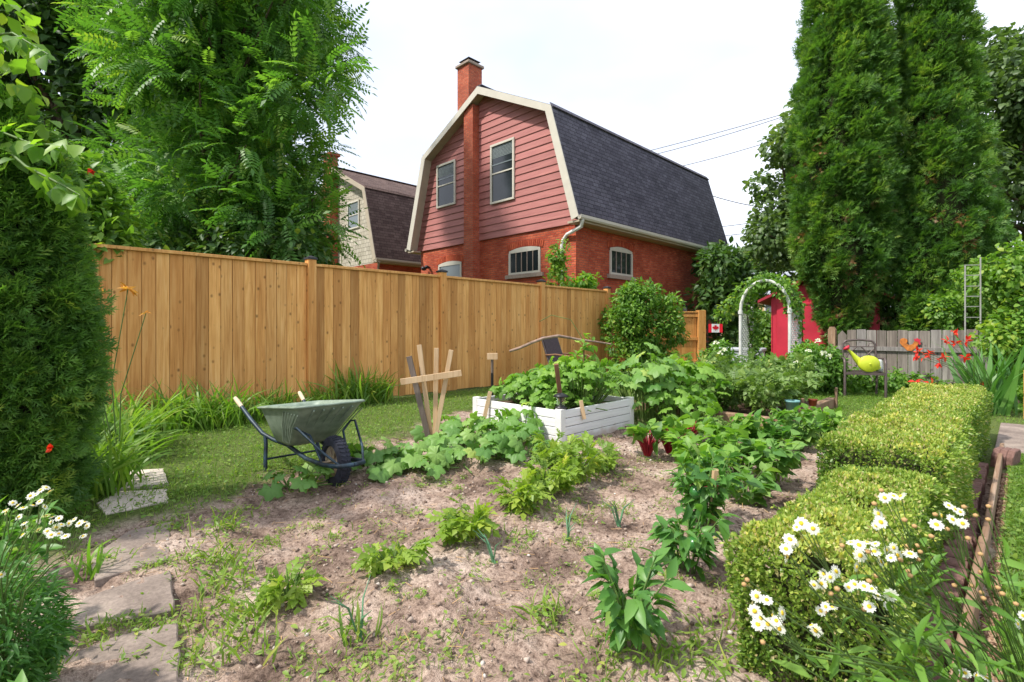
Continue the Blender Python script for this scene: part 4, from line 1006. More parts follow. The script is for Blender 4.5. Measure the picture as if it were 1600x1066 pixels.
# white trellis ladder in front of the cedars at right
ta = W(1508, 490, 8.55); tb_ = W(1532, 490, 8.5); lt = thing('ladder_trellis', 'thin white ladder shaped trellis rising above the right end of the grey fence', 'trellis', (ta.x, ta.y, 0))
mb = MB(); d_ = tb_ - ta; d_.z = 0
M['dull_white'] = plain('dull_white', (.27, .27, .25), .7, .3, 0, .2, 12)
mb.bar((0, 0, 0), (0, 0, W(1508, 415, 8.5).z), .02, .02); mb.build('upright', M['dull_white'], lt); mb = MB(); mb.bar((d_.x, d_.y, 0), (d_.x, d_.y, W(1532, 402, 8.5).z), .02, .02); mb.build('upright', M['dull_white'], lt)
for y in (414, 430, 447, 463, 479, 496):
    z = W(1520, y, 8.5).z; mb = MB(); mb.bar((-.05 * d_.x, -.05 * d_.y, z), (d_.x * 1.05, d_.y * 1.05, z), .014, .014); mb.build('rung', M['dull_white'], lt)
# orange post at far right edge
p = G(1606, 655, 0); mb = MB(); mb.box(-.04, -.04, 0, .04, .04, .62); o = mb.build('garden_post', M['fence_new'], None, .004); o.location = (p.x, p.y, 0); tag(o, 'plain orange brown wooden post at the right edge of the garden', 'post')

# ================================================================= flagstones and edging
def slab(px_pts, lab, z=.020):
    P_ = [G(a, b, z) for a, b in px_pts]; c = sum(P_, Vector()) / len(P_); mb = MB(); rr = random.Random(len(lab))
    out = []
    for i in range(len(P_)):
        a, b = P_[i] - c, P_[(i + 1) % len(P_)] - c
        for k in range(5): q = a.lerp(b, k / 5); out.append((q.x + rr.uniform(-.008, .008), q.y + rr.uniform(-.008, .008)))
    ar2 = sum(out[i][0] * out[(i + 1) % len(out)][1] - out[(i + 1) % len(out)][0] * out[i][1] for i in range(len(out)))
    if ar2 < 0: out = out[::-1]
    mb.prism(out, -.04, z, 'z'); o = mb.build('flagstone', M['sunlit_slab'] if 'pale' in lab else M['slab'], None, .005); o.location = (c.x, c.y, 0); return tag(o, lab, 'flagstone', 'flagstones of the garden path')
t = NT('flagstone'); co = t.coord('Object'); n1 = t.noise(co, 3, 6, .6); n2 = t.noise(co, 60, 4, .7)
c = t.ramp(n1, [(.3, (.16, .125, .105)), (.55, (.28, .225, .19)), (.72, (.40, .325, .27))]); c = t.mix(1, c, t.ramp(n2, [(.3, (.7, .7, .7)), (.7, (1.15, 1.15, 1.15))]), 'MULTIPLY')
t.base(c); t.rough(.92, .2); t.bump(t.mix(.5, n1, n2), .006); M['slab'] = t.m
M['sunlit_slab'] = plain('sunlit_slab', (.52, .45, .39), .9, .2, 0, .2, 7, .003)  # lighter slab copy: sunlight on the step stones painted into the colour
slab([(30, 1140), (285, 1120), (276, 972), (190, 990), (95, 1030)], 'large brown grey flagstone at the bottom left corner of the picture')
slab([(105, 985), (272, 953), (268, 890), (215, 905), (130, 935)], 'flagstone with a dappled shadow just above the nearest slab of the path')
slab([(150, 905), (262, 872), (268, 815), (200, 830), (140, 870)], 'dim flagstone partly covered by weeds left of the soil')
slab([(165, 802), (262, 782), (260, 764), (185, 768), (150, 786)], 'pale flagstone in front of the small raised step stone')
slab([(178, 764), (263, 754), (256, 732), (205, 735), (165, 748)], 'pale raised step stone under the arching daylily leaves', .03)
ED = thing('timber_edging', 'long brown timber board edging right of the clipped box hedge', 'edging board', (-.155, 1.0, 0))
mb = MB(); yq = -.4
mb.box(-.002, -.6, -.03, .028, 2.4, .135, .4); mb.box(.002, 2.402, -.03, .03, 5.4, .12, .7); mb.build('board', M['timber'], ED, .004)
M['paver'] = plain('scalloped_paver', (.20, .115, .095), .92, .2, 0, .3, 40, .004)
proto = None; rr = random.Random(5); y = .55; k = 0
while y < 5.6:
    lab = 'rounded brown concrete edging stone in the scalloped row right of the box hedge'
    if proto is None:
        mb = MB(); mb.prism([(-.045, -.05), (.045, -.05), (.045, .06)] + [(.045 * math.cos(a), .06 + .028 * math.sin(a)) for a in [PI * q / 8 for q in range(1, 8)]] + [(-.045, .06)], -.055, .055, 'x')
        proto = mb.build('edging_stone', M['paver'], None, .004); o = proto
    else: o = proto.copy(); col.objects.link(o)
    xo = -.235 + rr.uniform(-.008, .008) - (.02 if y > 4 else 0)
    o.location = (xo, y, rr.uniform(-.01, .008)); o.rotation_euler = (rr.uniform(-.08, .08), 0, rr.uniform(-.06, .06))
    tag(o, lab, 'edging stone', 'scalloped edging stones along the hedge'); y += .098
for k in range(3):
    mb = MB(); mb.prism([(-.11, -.05), (.11, -.05), (.11, .10), (.07, .15), (-.07, .15), (-.11, .10)], -.022, .022, 'x'); o = mb.build('upright_paver', M['paver'], None, .006)
    o.location = (-.16 + .045 * k, 5.95, .0); o.rotation_euler = (0, R(6), R(-12)); tag(o, 'upright brown paver, %s of three leaning at the far end of the edging' % ('leftmost', 'middle', 'rightmost')[k], 'paver', 'upright pavers at the end of the edging')
# stone walk at far right
mb = MB(); mb.box(-.2, 6.6, -.05, 4.5, 8.6, .012); o = mb.build('path', M['slab'], None, .005); tag(o, 'pale stone walk beyond the hedge', 'path', kind='structure')

# ================================================================= overhead wires
def wire(a, b, da, db, sag, lab):
    p, q = W(*a, da), W(*b, db); mb = MB(); mb.tube([p.lerp(q, k / 14) - p + Vector((0, 0, -sag * 4 * (k / 14) * (1 - k / 14))) for k in range(15)], .022, 5)
    o = mb.build('overhead_cable', M['black']); o.location = p; tag(o, lab, 'cable', 'overhead cables behind the brick house')
wire((880, 268), (1660, 38), 40, 28, .5, 'highest black cable rising from behind the dark roof to the upper right')
wire((880, 272), (1330, 145), 40, 32, .5, 'black cable just below the highest one above the dark roof')
wire((900, 290), (1330, 178), 40, 32, .6, 'lowest of the three sloping cables that leave the ridge of the dark roof')
wire((1095, 300), (1330, 325), 30, 26, .5, 'drooping cable from the top corner of the dark roof into the maple')
wire((1060, 362), (1330, 325), 38, 34, .1, 'cable crossing the sky just above the far eave of the brick house')
wire((1060, 376), (1330, 342), 38, 34, .1, 'lower cable crossing the sky level with the far eave of the brick house')
wire((1090, 388), (1400, 402), 46, 40, .3, 'thin cable low over the distant treetops')
# ================================================================= vegetation helpers
def blob(L, rng, c, rad, n, tpls, size, shell=.45, droop=.3, out=.6, up=.7, tm=.5, ts=.22, lo=None, sv=.3, sw=None):
    """leaves through an ellipsoidal clump"""
    d = rsph(rng, n); r = shell + (1 - shell) * np.sqrt(rng.random(n)); rad = np.array(rad) * np.ones(3)
    pos = np.array(c) + d * rad * r[:, None]
    if lo is not None: k = pos[:, 2] > lo; pos = pos[k]; d = d[k]; n = len(pos)
    if n == 0: return
    ld = d * out + rng.normal(size=(n, 3)) * .45 + np.array((0, 0, -droop)); nn = d * .45 + rng.normal(size=(n, 3)) * .35 + np.array((0, 0, up))
    tpls = tpls if isinstance(tpls, list) else [tpls]; w = rng.integers(0, len(tpls), n); sz = size * (1 - sv + 2 * sv * rng.random(n)); ti = rng.normal(tm, ts, n) + rng.normal(0, .1)
    for i, t_ in enumerate(tpls):
        k = w == i
        if k.any(): L.add(t_, pos[k], frames(ld[k], nn[k], sz[k]), ti[k])
def limbs(mb, base, cs, r0, rng, fork=.45):
    base = Vector(base)
    for c in cs:
        c = Vector(c); k = base.lerp(c, fork) + Vector(rng.normal(size=3) * .06 * (c - base).length); k.z = base.z + (c.z - base.z) * .55
        mb.tube([base, base.lerp(k, .5) + Vector((0, 0, .05 * (c - base).length)), k, k.lerp(c, .55), c], [r0, r0 * .75, r0 * .5, r0 * .3, r0 * .12], 6)
def shift(L, loc):
    for v in L.V: v -= np.array(loc)
    return L
def tree(name, label, base, blobs, tpls, size, mat, trunk_r=.15, dens=60, seed=1, group=None, fork_z=None, cat='tree', **kw):
    rng = np.random.default_rng(seed); base = Vector(base); root = thing(name, label, cat, tuple(base), 0, group)
    L = Leaves()
    for (c, r) in blobs:
        rr = np.array(r) * np.ones(3); vol = rr.max() ** 2; blob(L, rng, c, rr, int(dens * vol) + 8, tpls, size, **kw)
    shift(L, base).build('crown', mat, root)
    cs = [Vector(c) for c, r in blobs]; ztop = max(c.z for c in cs); zlow = min(c.z for c in cs); fz = fork_z or max(.4, (zlow + base.z) / 2)
    mb = MB(); top = Vector((sum(c.x for c in cs) / len(cs), sum(c.y for c in cs) / len(cs), zlow + .75 * (ztop - zlow)))
    f = Vector((base.x * .7 + top.x * .3, base.y * .7 + top.y * .3, fz))
    mb.tube([base - Vector((0, 0, .1)), base.lerp(f, .5), f, f.lerp(top, .5), top], [trunk_r * 1.25, trunk_r, trunk_r * .85, trunk_r * .5, trunk_r * .15], 10)
    for i, c in enumerate(cs):
        if (i % max(1, len(cs) // 60)) == 0: limbs(mb, f.lerp(top, min(.9, max(0, (c.z - fz) / max(.1, ztop - fz)) * .7)), [c], trunk_r * .35, rng)
    rel(mb, base).build('trunk', M['trunk'], root); return root
def poly_in(px, py, poly):
    c = False; j = len(poly) - 1
    for i in range(len(poly)):
        xi, yi = poly[i]; xj, yj = poly[j]
        if (yi > py) != (yj > py) and px < (xj - xi) * (py - yi) / (yj - yi) + xi: c = not c
        j = i
    return c
def outline_blobs(poly, d0, d1, n, rad, seed, edge=0):
    r = random.Random(seed); xs = [p[0] for p in poly]; ys = [p[1] for p in poly]; out = []
    while len(out) < n:
        x, y = r.uniform(min(xs), max(xs)), r.uniform(min(ys), max(ys))
        if poly_in(x, y, poly): out.append((tuple(W(x, y, r.uniform(d0, d1))), rad * r.uniform(.7, 1.25)))
    return out

# ================================================================= trees behind the board fence
walnut_poly = [(150, -100), (165, -260), (170, 120), (190, 300), (230, 385), (320, 400), (420, 410), (480, 395), (500, 350), (480, 300), (480, 240), (500, 200), (520, 150), (540, 110), (515, 40), (470, -60), (420, -260)]
tree('walnut_tree', 'large walnut tree with drooping pinnate leaves hanging over the board fence', W(330, 600, 10.5)[:2] + (0,) if False else (W(330, 514, 10.5).x, W(330, 514, 10.5).y, 0),
     outline_blobs(walnut_poly, 8.6, 12.0, 190, .55, 3), T_PIN, .44, M['L_walnut'], .22, 170, 3, droop=.08, out=1.0, sv=.45, shell=.35, ts=.26, up=1.0)
WAL = [(tuple(W(x_, y_, 9.6)), .32) for x_, y_ in ((485, 250), (492, 290), (488, 340), (505, 385), (480, 315), (500, 228))]
tree('hanging_walnut_bough', 'thin bough of pinnate leaves hanging in front of the cream shingled gable', (W(470, 514, 9.8).x, W(470, 514, 9.8).y, 0), WAL, T_PIN, .36, M['L_walnut'], .03, 190, 31, droop=.1, out=1.0, up=1.0)
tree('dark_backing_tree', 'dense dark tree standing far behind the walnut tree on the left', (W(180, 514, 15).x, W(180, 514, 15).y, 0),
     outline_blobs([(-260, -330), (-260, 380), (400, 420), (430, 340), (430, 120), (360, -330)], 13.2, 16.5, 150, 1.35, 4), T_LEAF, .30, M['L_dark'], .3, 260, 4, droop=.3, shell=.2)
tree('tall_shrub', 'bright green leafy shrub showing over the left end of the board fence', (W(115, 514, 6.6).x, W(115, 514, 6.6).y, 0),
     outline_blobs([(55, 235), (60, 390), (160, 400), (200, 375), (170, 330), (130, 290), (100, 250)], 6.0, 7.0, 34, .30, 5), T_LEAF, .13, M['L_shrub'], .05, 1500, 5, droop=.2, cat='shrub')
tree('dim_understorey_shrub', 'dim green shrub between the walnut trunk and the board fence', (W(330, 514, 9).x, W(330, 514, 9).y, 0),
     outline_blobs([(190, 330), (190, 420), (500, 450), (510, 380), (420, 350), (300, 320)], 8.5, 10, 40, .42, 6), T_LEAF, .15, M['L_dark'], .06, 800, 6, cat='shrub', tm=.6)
# overhanging branch, upper left, large soft leaves
bA = [W(-160, 120, 2.9), W(-60, 60, 2.8), W(20, 52, 2.7), W(75, 85, 2.6)]; bB = [W(-160, 260, 2.9), W(-40, 190, 2.8), W(50, 225, 2.7), W(120, 228, 2.6)]; bC = [W(-40, 190, 2.8), W(40, 260, 2.7), W(95, 288, 2.65), W(125, 305, 2.6)]
root = thing('overhanging_sapling', 'sapling with large pale heart shaped leaves leaning in at upper left', 'sapling', (W(-160, 514, 2.9).x, W(-160, 514, 2.9).y, 0))
mb = MB(); st = Vector(root.location)
mb.tube([st, st + Vector((0, 0, 1.4)), W(-160, 260, 2.9), W(-160, 120, 2.9)], [.035, .028, .02, .014], 8)
for b_ in (bA, bB, bC): mb.tube(b_, [.010, .008, .006, .003], 6)
rel(mb, st).build('branch', M['stem'], root)
L = Leaves(); rng = np.random.default_rng(7)
for b_ in (bA, bB, bC):
    for k in range(26):
        u = .15 + .85 * k / 25; i = min(2, int(u * 3)); p = b_[i].lerp(b_[i + 1], u * 3 - i) + Vector(rng.normal(size=3) * .015)
        dr = np.array([[rng.normal() * .5 + .2, rng.normal() * .5 + .2, -.9 + rng.random() * .6]]); L.add(T_LEAFW, [tuple(p)], frames(dr, np.array([[.3, -.3, .8]]) + rng.normal(size=(1, 3)) * .3, [.085 + .035 * rng.random()]), [rng.random()])
for c, r_ in (((-20, 30), .22), ((-60, 170), .25), ((20, 140), .12), ((60, 215), .12), ((100, 290), .1), ((-60, 300), .2)):
    blob(L, rng, W(c[0], c[1], 2.85), r_, 90 if r_ > .15 else 26, T_LEAFW, .09, droop=.8, tm=.6)
shift(L, st).build('leaves', M['L_bright'], root)

# ================================================================= columnar conifers
R_DEAD = True; M['L_dead'] = leafmat('dead_cedar_spray', (.14, .07, .03), (.26, .13, .06), (.38, .22, .10), .3)
def conifer(name, label, base, prof, ncl, per, crad, size, mat, seed, cat='conifer'):
    """prof: list of (z, r) of the outer surface; the crown is made of many feathery clumps"""
    rng = np.random.default_rng(seed); base = np.array((base[0], base[1], 0.0)); root = thing(name, label, cat, tuple(base))
    pz = np.array([p[0] for p in prof]); pr = np.array([p[1] for p in prof]); L = Leaves(); n = 0
    while n < ncl:
        z = rng.uniform(pz[0], pz[-1]); r = np.interp(z, pz, pr)
        if rng.random() > (r + .25 * pr.max()) / (1.25 * pr.max()): continue
        a = rng.random() * 2 * PI; q = r * (.74 + .36 * rng.random()); cr = crad * rng.uniform(.6, 1.25); m = per
        ax = np.array((math.cos(a), math.sin(a), .55)); ax /= np.linalg.norm(ax); c = np.array((q * math.cos(a), q * math.sin(a), z))
        d = rsph(rng, m); d += ax * .55; rr = np.sqrt(rng.random(m)) * cr; pos = c + nrm(d) * rr[:, None] * (1, 1, 1.25)
        ld = nrm(d) * .8 + ax * .35 + rng.normal(size=(m, 3)) * .28; nn = np.cross(nrm(d), (0, 0, 1.)) * .5 + rng.normal(size=(m, 3)) * .5 + (0, 0, .55)
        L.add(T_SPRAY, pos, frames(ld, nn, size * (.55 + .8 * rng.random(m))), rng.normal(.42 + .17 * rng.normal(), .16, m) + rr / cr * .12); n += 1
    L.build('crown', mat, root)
    if R_DEAD and crad > .2:
        L = Leaves()
        for q in range(26):
            z = rng.uniform(1.2, 6.5); a = rng.uniform(-PI, 0); r = np.interp(z, pz, pr) * 1.02; blob(L, rng, (r * math.cos(a), r * math.sin(a), z), .11, 26, T_SPRAY, .10, droop=.5)
        L.build('dead_sprays', M['L_dead'], root)
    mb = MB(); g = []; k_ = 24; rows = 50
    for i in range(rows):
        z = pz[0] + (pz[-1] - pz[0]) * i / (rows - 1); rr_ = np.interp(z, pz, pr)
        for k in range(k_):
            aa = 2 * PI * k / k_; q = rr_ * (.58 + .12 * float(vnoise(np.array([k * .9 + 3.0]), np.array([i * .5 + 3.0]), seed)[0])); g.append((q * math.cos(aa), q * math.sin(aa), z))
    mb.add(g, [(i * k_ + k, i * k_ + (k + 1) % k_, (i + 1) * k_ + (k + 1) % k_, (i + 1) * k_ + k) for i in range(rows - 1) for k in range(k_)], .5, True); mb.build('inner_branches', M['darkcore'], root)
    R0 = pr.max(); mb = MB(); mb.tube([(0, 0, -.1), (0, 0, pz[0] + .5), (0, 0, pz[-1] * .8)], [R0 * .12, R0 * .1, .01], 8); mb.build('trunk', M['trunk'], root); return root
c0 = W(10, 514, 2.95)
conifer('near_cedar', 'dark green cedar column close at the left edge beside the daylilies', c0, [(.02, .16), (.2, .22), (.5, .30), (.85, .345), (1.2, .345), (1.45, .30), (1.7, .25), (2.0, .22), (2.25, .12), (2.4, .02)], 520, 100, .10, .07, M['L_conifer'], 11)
cA = W(1318, 514, 12.3); cB = W(1457, 514, 12.0)
conifer('tall_cedar', 'tall green cedar, the left one of the pair behind the grey fence', cA, [(.2, .2), (1.2, .28), (1.9, .42), (2.7, .88), (4.5, 1.02), (6.5, .86), (8.5, .64), (10.5, .4), (12, .05)], 640, 95, .235, .16, M['L_cedar'], 12)
conifer('tall_cedar', 'tall green cedar, the right one of the pair behind the grey fence', cB, [(.2, 1.0), (1.0, 1.05), (2.5, 1.05), (4.5, .9), (6.5, .74), (8.5, .56), (10.5, .4), (12.4, .05)], 640, 95, .235, .16, M['L_cedar'], 13)

# ================================================================= other background trees
tree('maple_tree', 'leafy maple showing left of the tall cedars and above the shed', (W(1275, 514, 20).x, W(1275, 514, 20).y, 0),
     outline_blobs([(1235, 150), (1205, 260), (1180, 300), (1172, 350), (1200, 390), (1225, 440), (1330, 460), (1340, 200), (1260, 140)], 18.5, 22, 46, .85, 21), T_LEAFW, .22, M['L_far'], .3, 520, 21, shell=.3)
tree('maple_tree', 'spreading maple with dark layered branches right of the tall cedars', (W(1610, 514, 17).x, W(1610, 514, 17).y, 0),
     outline_blobs([(1505, 85), (1515, 400), (1560, 420), (1760, 430), (1760, 90), (1660, 60), (1560, 65)], 15.5, 19, 66, .8, 22), T_LEAFW, .20, M['L_far'], .3, 560, 22, shell=.3, tm=.35)
tree('ivy_clad_tree', 'dark leafy tree filling the gap between the brick house and the arch', (W(1135, 514, 19.5).x, W(1135, 514, 19.5).y, 0),
     outline_blobs([(1112, 405), (1112, 560), (1168, 560), (1165, 450), (1140, 400)], 18.5, 20.5, 26, .75, 23), T_LEAF, .28, M['L_dark'], .14, 420, 23, tm=.55)
for i, (a, b, lab) in enumerate(((1090, 1170, 'pale hazy treetop just right of the far end of the brick house'), (1160, 1235, 'pale hazy treetop above the roof of the yellow house'), (1225, 1330, 'pale hazy treetop low behind the red shed'), (1520, 1660, 'distant tree low at the right edge behind the vine'), (1660, 1800, 'distant tree beyond the right edge of the garden'))):
    m_ = (a + b) / 2
    tree('distant_tree', lab, (W(m_, 514, 46).x, W(m_, 514, 46).y, 0), outline_blobs([(a, 412), (a, 520), (b, 520), (b, 408), (m_, 392)], 44, 49, 22, 1.5, 30 + i), T_SMALL, .8, M['L_far'], .3, 70, 30 + i, 'distant trees beyond the sheds', tm=.65)
for i, (a, b, t0, d_, mt, lab) in enumerate(((1165, 1206, 500, 16.5, 'L_dark', 'dark bush behind the arch opening'), (1185, 1215, 492, 15.5, 'L_shrub', 'lighter small bush against the left side of the red shed'), (1300, 1560, 480, 13.9, 'L_dark', 'dark shrubbery under the tall cedars behind the grey fence'), (1560, 1760, 420, 10.5, 'L_dark', 'dark shrubbery behind the climbing vine at right'))):
    m_ = (a + b) / 2
    tree('background_bush', lab, (W(m_, 514, d_).x, W(m_, 514, d_).y, 0), outline_blobs([(a, t0 + 10), (a, 580), (b, 580), (b, t0 + 5), (m_, t0)], d_ - .4, d_ + .5, 10 + int((b - a) / 8), .38, 40 + i), T_LEAF, .13, M[mt], .03, 900, 40 + i, cat='bush')
# ================================================================= climbing vine at right
vine_poly = [(1536, 415), (1560, 395), (1700, 380), (1700, 690), (1575, 650), (1560, 600), (1548, 520)]
tree('climbing_vine', 'wall of climbing vine with small pale leaves right of the ladder trellis', (W(1600, 514, 8.3).x, W(1600, 514, 8.3).y, 0), outline_blobs(vine_poly, 8.0, 8.9, 70, .28, 51), T_LEAFW, .085, M['L_shrub'], .03, 2300, 51, cat='vine', tm=.6)
tree('climbing_vine', 'loose creeper hanging over the top of the grey fence', (W(1500, 514, 9.6).x, W(1500, 514, 9.6).y, 0), outline_blobs([(1470, 470), (1460, 512), (1545, 518), (1550, 430), (1520, 415)], 9.4, 9.9, 22, .2, 52), T_LEAFW, .08, M['L_shrub'], .02, 2200, 52, cat='vine')
# round shrub by the end of the fence
p = G(1003, 590, 0)
tree('round_shrub', 'round bright green shrub at the far end of the board fence', tuple(p), outline_blobs([(952, 480), (948, 540), (958, 580), (1010, 590), (1050, 580), (1058, 520), (1052, 470), (1010, 447), (975, 455)], gdist(p) - .55, gdist(p) + .45, 60, .24, 53), T_LEAF, .10, M['L_shrub'], .03, 3000, 53, cat='shrub', fork_z=.3, tm=.5)
# creeper on the downspout and over the fence
tree('wall_creeper', 'thin creeper climbing the white downspout on the house corner', (W(873, 514, 14.6).x, W(873, 514, 14.6).y, 0), outline_blobs([(862, 375), (862, 450), (885, 455), (880, 378)], 14.3, 14.9, 16, .18, 54), T_LEAF, .13, M['L_shrub'], .02, 900, 54, cat='creeper', tm=.7)
tree('fence_creeper', 'pale green shoots poking over the far end of the board fence', (W(915, 514, 13.4).x, W(915, 514, 13.4).y, 0), outline_blobs([(888, 437), (886, 460), (940, 470), (935, 432)], 13.2, 13.8, 16, .16, 55), T_LEAF, .14, M['L_bright'], .02, 800, 55, cat='creeper')
# arch vine
rng = np.random.default_rng(61); root = thing('arch_vine', 'climbing vine wound over the top and inner sides of the white arch', 'vine', (A0.x + .1, A0.y, 0)); L = Leaves(); mb = MB(); o0 = Vector((A0.x + .1, A0.y, 0))
def aw(u, v, z): q = Vector(ap(u, v, z)); return Vector((A0.x + q.x, A0.y + q.y, q.z))
pts = []
for k in range(15):
    a = PI - PI * k / 14; c = aw(wid / 2 + wid / 2 * math.cos(a), dep * .5, 1.50 + .62 * math.sin(a)); pts.append(c)
    blob(L, rng, c, (.16, .3, .14), 95 if k > 2 else 40, T_LEAFW, .075, droop=.4, tm=.5)
for z in np.arange(.5, 1.6, .16):
    blob(L, rng, aw(.12, dep * .7, z), (.10, .12, .12), 60, T_LEAFW, .07, droop=.4); blob(L, rng, aw(wid + .02, dep * .9, z), (.06, .08, .1), 12, T_LEAFW, .07, droop=.4)
for k in range(5): blob(L, rng, aw(-.15 - .12 * k, .6, 2.0 - .14 * k), (.2, .2, .16), 60, T_LEAFW, .08, droop=.4, tm=.6)
for (uu, vv, zz9, rr9, nn9) in ((.3, -.05, 2.05, .16, 80), (.55, -.02, 2.12, .17, 90), (.85, -.05, 1.92, .16, 80), (.98, -.04, 1.7, .12, 40), (.08, .0, 1.8, .08, 10)): blob(L, rng, aw(wid * uu, vv, zz9), rr9, nn9, T_LEAFW, .07, droop=.4)
mb.tube([aw(.1, dep * .7, 0), aw(.06, dep * .7, .9)] + pts, .012, 6); rel(mb, o0).build('stem', M['trunk'], root); shift(L, o0).build('leaves', M['L_shrub'], root)

# ================================================================= box hedges
def hedge(name, label, x0, x1, y0, y1, h, n, size, seed):
    rng = np.random.default_rng(seed); cx, cy = (x0 + x1) / 2, (y0 + y1) / 2; root = thing(name, label, 'hedge', (cx, cy, 0)); hx, hy = (x1 - x0) / 2, (y1 - y0) / 2
    A = np.array([4 * hx * hy * 1.7, 2 * hx * h, 2 * hx * h, 2 * hy * h, 2 * hy * h]); A /= A.sum(); w = rng.choice(5, n, p=A)
    u = rng.random(n) * 2 - 1; v = rng.random(n) * 2 - 1
    P_ = np.zeros((n, 3)); N_ = np.zeros((n, 3))
    zt = h * (v + 1) / 2
    for f in range(5):
        k = w == f
        if f == 0: P_[k] = np.stack([u[k] * hx, v[k] * hy, np.full(k.sum(), h)], 1); N_[k] = (0, 0, 1)
        elif f < 3: s = -1 if f == 1 else 1; P_[k] = np.stack([u[k] * hx, np.full(k.sum(), s * hy), zt[k]], 1); N_[k] = (0, s, 0)
        else: s = -1 if f == 3 else 1; P_[k] = np.stack([np.full(k.sum(), s * hx), u[k] * hy, zt[k]], 1); N_[k] = (s, 0, 0)
    # rounding + irregular surface
    def rnd(P_):
        r = .10; q = P_.copy(); c = np.stack([np.clip(q[:, 0], -hx + r, hx - r), np.clip(q[:, 1], -hy + r, hy - r), np.clip(q[:, 2], -1, h - r)], 1); d = q - c; l = np.linalg.norm(d, axis=1, keepdims=True); m_ = l[:, 0] > 1e-6
        q[m_] = c[m_] + d[m_] / l[m_] * np.minimum(l[m_], r); return q
    P_ = rnd(P_); nz = vnoise(P_[:, 0] * 8 + P_[:, 2] * 6 + 40, P_[:, 1] * 8 + P_[:, 2] * 5 + 40, seed); nz2 = vnoise(P_[:, 0] * 3 + 7, (P_[:, 1] + P_[:, 2]) * 3 + 17, seed + 2)
    nb = vnoise(P_[:, 0] * 22 + P_[:, 2] * 19 + 40, P_[:, 1] * 22 + P_[:, 2] * 13 + 40, seed + 5)
    P_ += N_ * ((nz - .6) * .07 + (nz2 - .5) * .09 + (nb - .5) * .045)[:, None] - N_ * (rng.random(n) ** 2 * .05)[:, None]
    top = N_[:, 2] > .5
    ld = N_ * .7 + rng.normal(size=(n, 3)) * .55 + np.array((0, 0, .25)); nn = N_ * .5 + rng.normal(size=(n, 3)) * .6
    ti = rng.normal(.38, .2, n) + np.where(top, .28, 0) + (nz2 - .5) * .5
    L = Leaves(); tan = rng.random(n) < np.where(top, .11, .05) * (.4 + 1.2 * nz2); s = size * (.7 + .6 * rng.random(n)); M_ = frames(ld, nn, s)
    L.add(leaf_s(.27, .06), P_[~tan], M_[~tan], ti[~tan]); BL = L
    L = Leaves(); L.add(leaf_s(.27, .06), P_[tan], M_[tan], rng.random(tan.sum())); L.build('dry_tips', M['L_box_tan'], root)
    k = rng.choice(n, n // 500, replace=False); ps = []; ds = []
    for i in k:
        if N_[i, 2] < .5 and rng.random() < .4: continue
        dd = N_[i] * .8 + rng.normal(size=3) * .4 + (0, 0, .3); dd /= np.linalg.norm(dd)
        for q in range(7): ps.append(P_[i] + dd * (.008 + .007 * q)); ds.append(dd + rng.normal(size=3) * .7)
    ps = np.array(ps); ds = np.array(ds); BL.add(leaf_s(.27, .06), ps, frames(ds, rng.normal(size=ps.shape) + (0, 0, .5), size * .9), rng.normal(.75, .2, len(ps))); BL.build('leaves', M['L_box'], root)
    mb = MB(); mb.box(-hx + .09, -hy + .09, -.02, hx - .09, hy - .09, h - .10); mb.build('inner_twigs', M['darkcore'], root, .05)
    return root
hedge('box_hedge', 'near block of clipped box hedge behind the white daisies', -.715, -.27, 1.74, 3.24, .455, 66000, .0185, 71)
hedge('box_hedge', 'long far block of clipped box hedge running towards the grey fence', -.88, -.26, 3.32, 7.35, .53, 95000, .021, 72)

# ================================================================= lawn and weeds
rng = np.random.default_rng(81)
def scatter(n, x0, x1, y0, y1, fn):
    x = rng.uniform(x0, x1, n); y = rng.uniform(y0, y1, n); k = rng.random(n) < fn(x, y); return x[k], y[k]
def grassy(x, y): return MUL(x, y) * (1 - soil_mask(x, y)) * (.35 + .65 * vnoise(x * 4, y * 4, 33)) * np.where((x > -4.6) & (x < -3.2) & (y > 3.9) & (y < 5.2), 0, 1) * np.where((x > -4.1) & (x < -1.95) & (y > 6.3) & (y < 8.6), 0, 1)
T_B2 = [blade_t(.4, .035, 2), blade_t(.8, .035, 2), blade_t(1.1, .04, 2)]
def blades(L, x, y, h, tpls=T_B2, tm=.5, ts=.22, z=None, lean=.35):
    n = len(x); z = soil_h(x, y) if z is None else z; a = rng.random(n) * 2 * PI
    nn = np.stack([np.cos(a), np.sin(a), np.zeros(n)], 1); up = np.stack([rng.normal(0, lean, n), rng.normal(0, lean, n), np.ones(n)], 1)
    # template grows along +z of the blade: use frames with y=horizontal heading
    Y = nrm(nn); X = nrm(np.cross(Y, up)); Z = np.cross(X, Y); Mx = np.stack([X, Y, Z], axis=2) * h[:, None, None]
    w = rng.integers(0, len(tpls), n)
    for i, t_ in enumerate(tpls):
        k = w == i; L.add(t_, np.stack([x, y, z], 1)[k], Mx[k], rng.normal(tm, ts, k.sum()))
MUL = lambda x, y: np.where((x > -.15) & (x < -.085 + .10 * np.clip((3.4 - y) / 2.6, 0, 1)) & (y < 5.8), 0, 1)
L = Leaves()
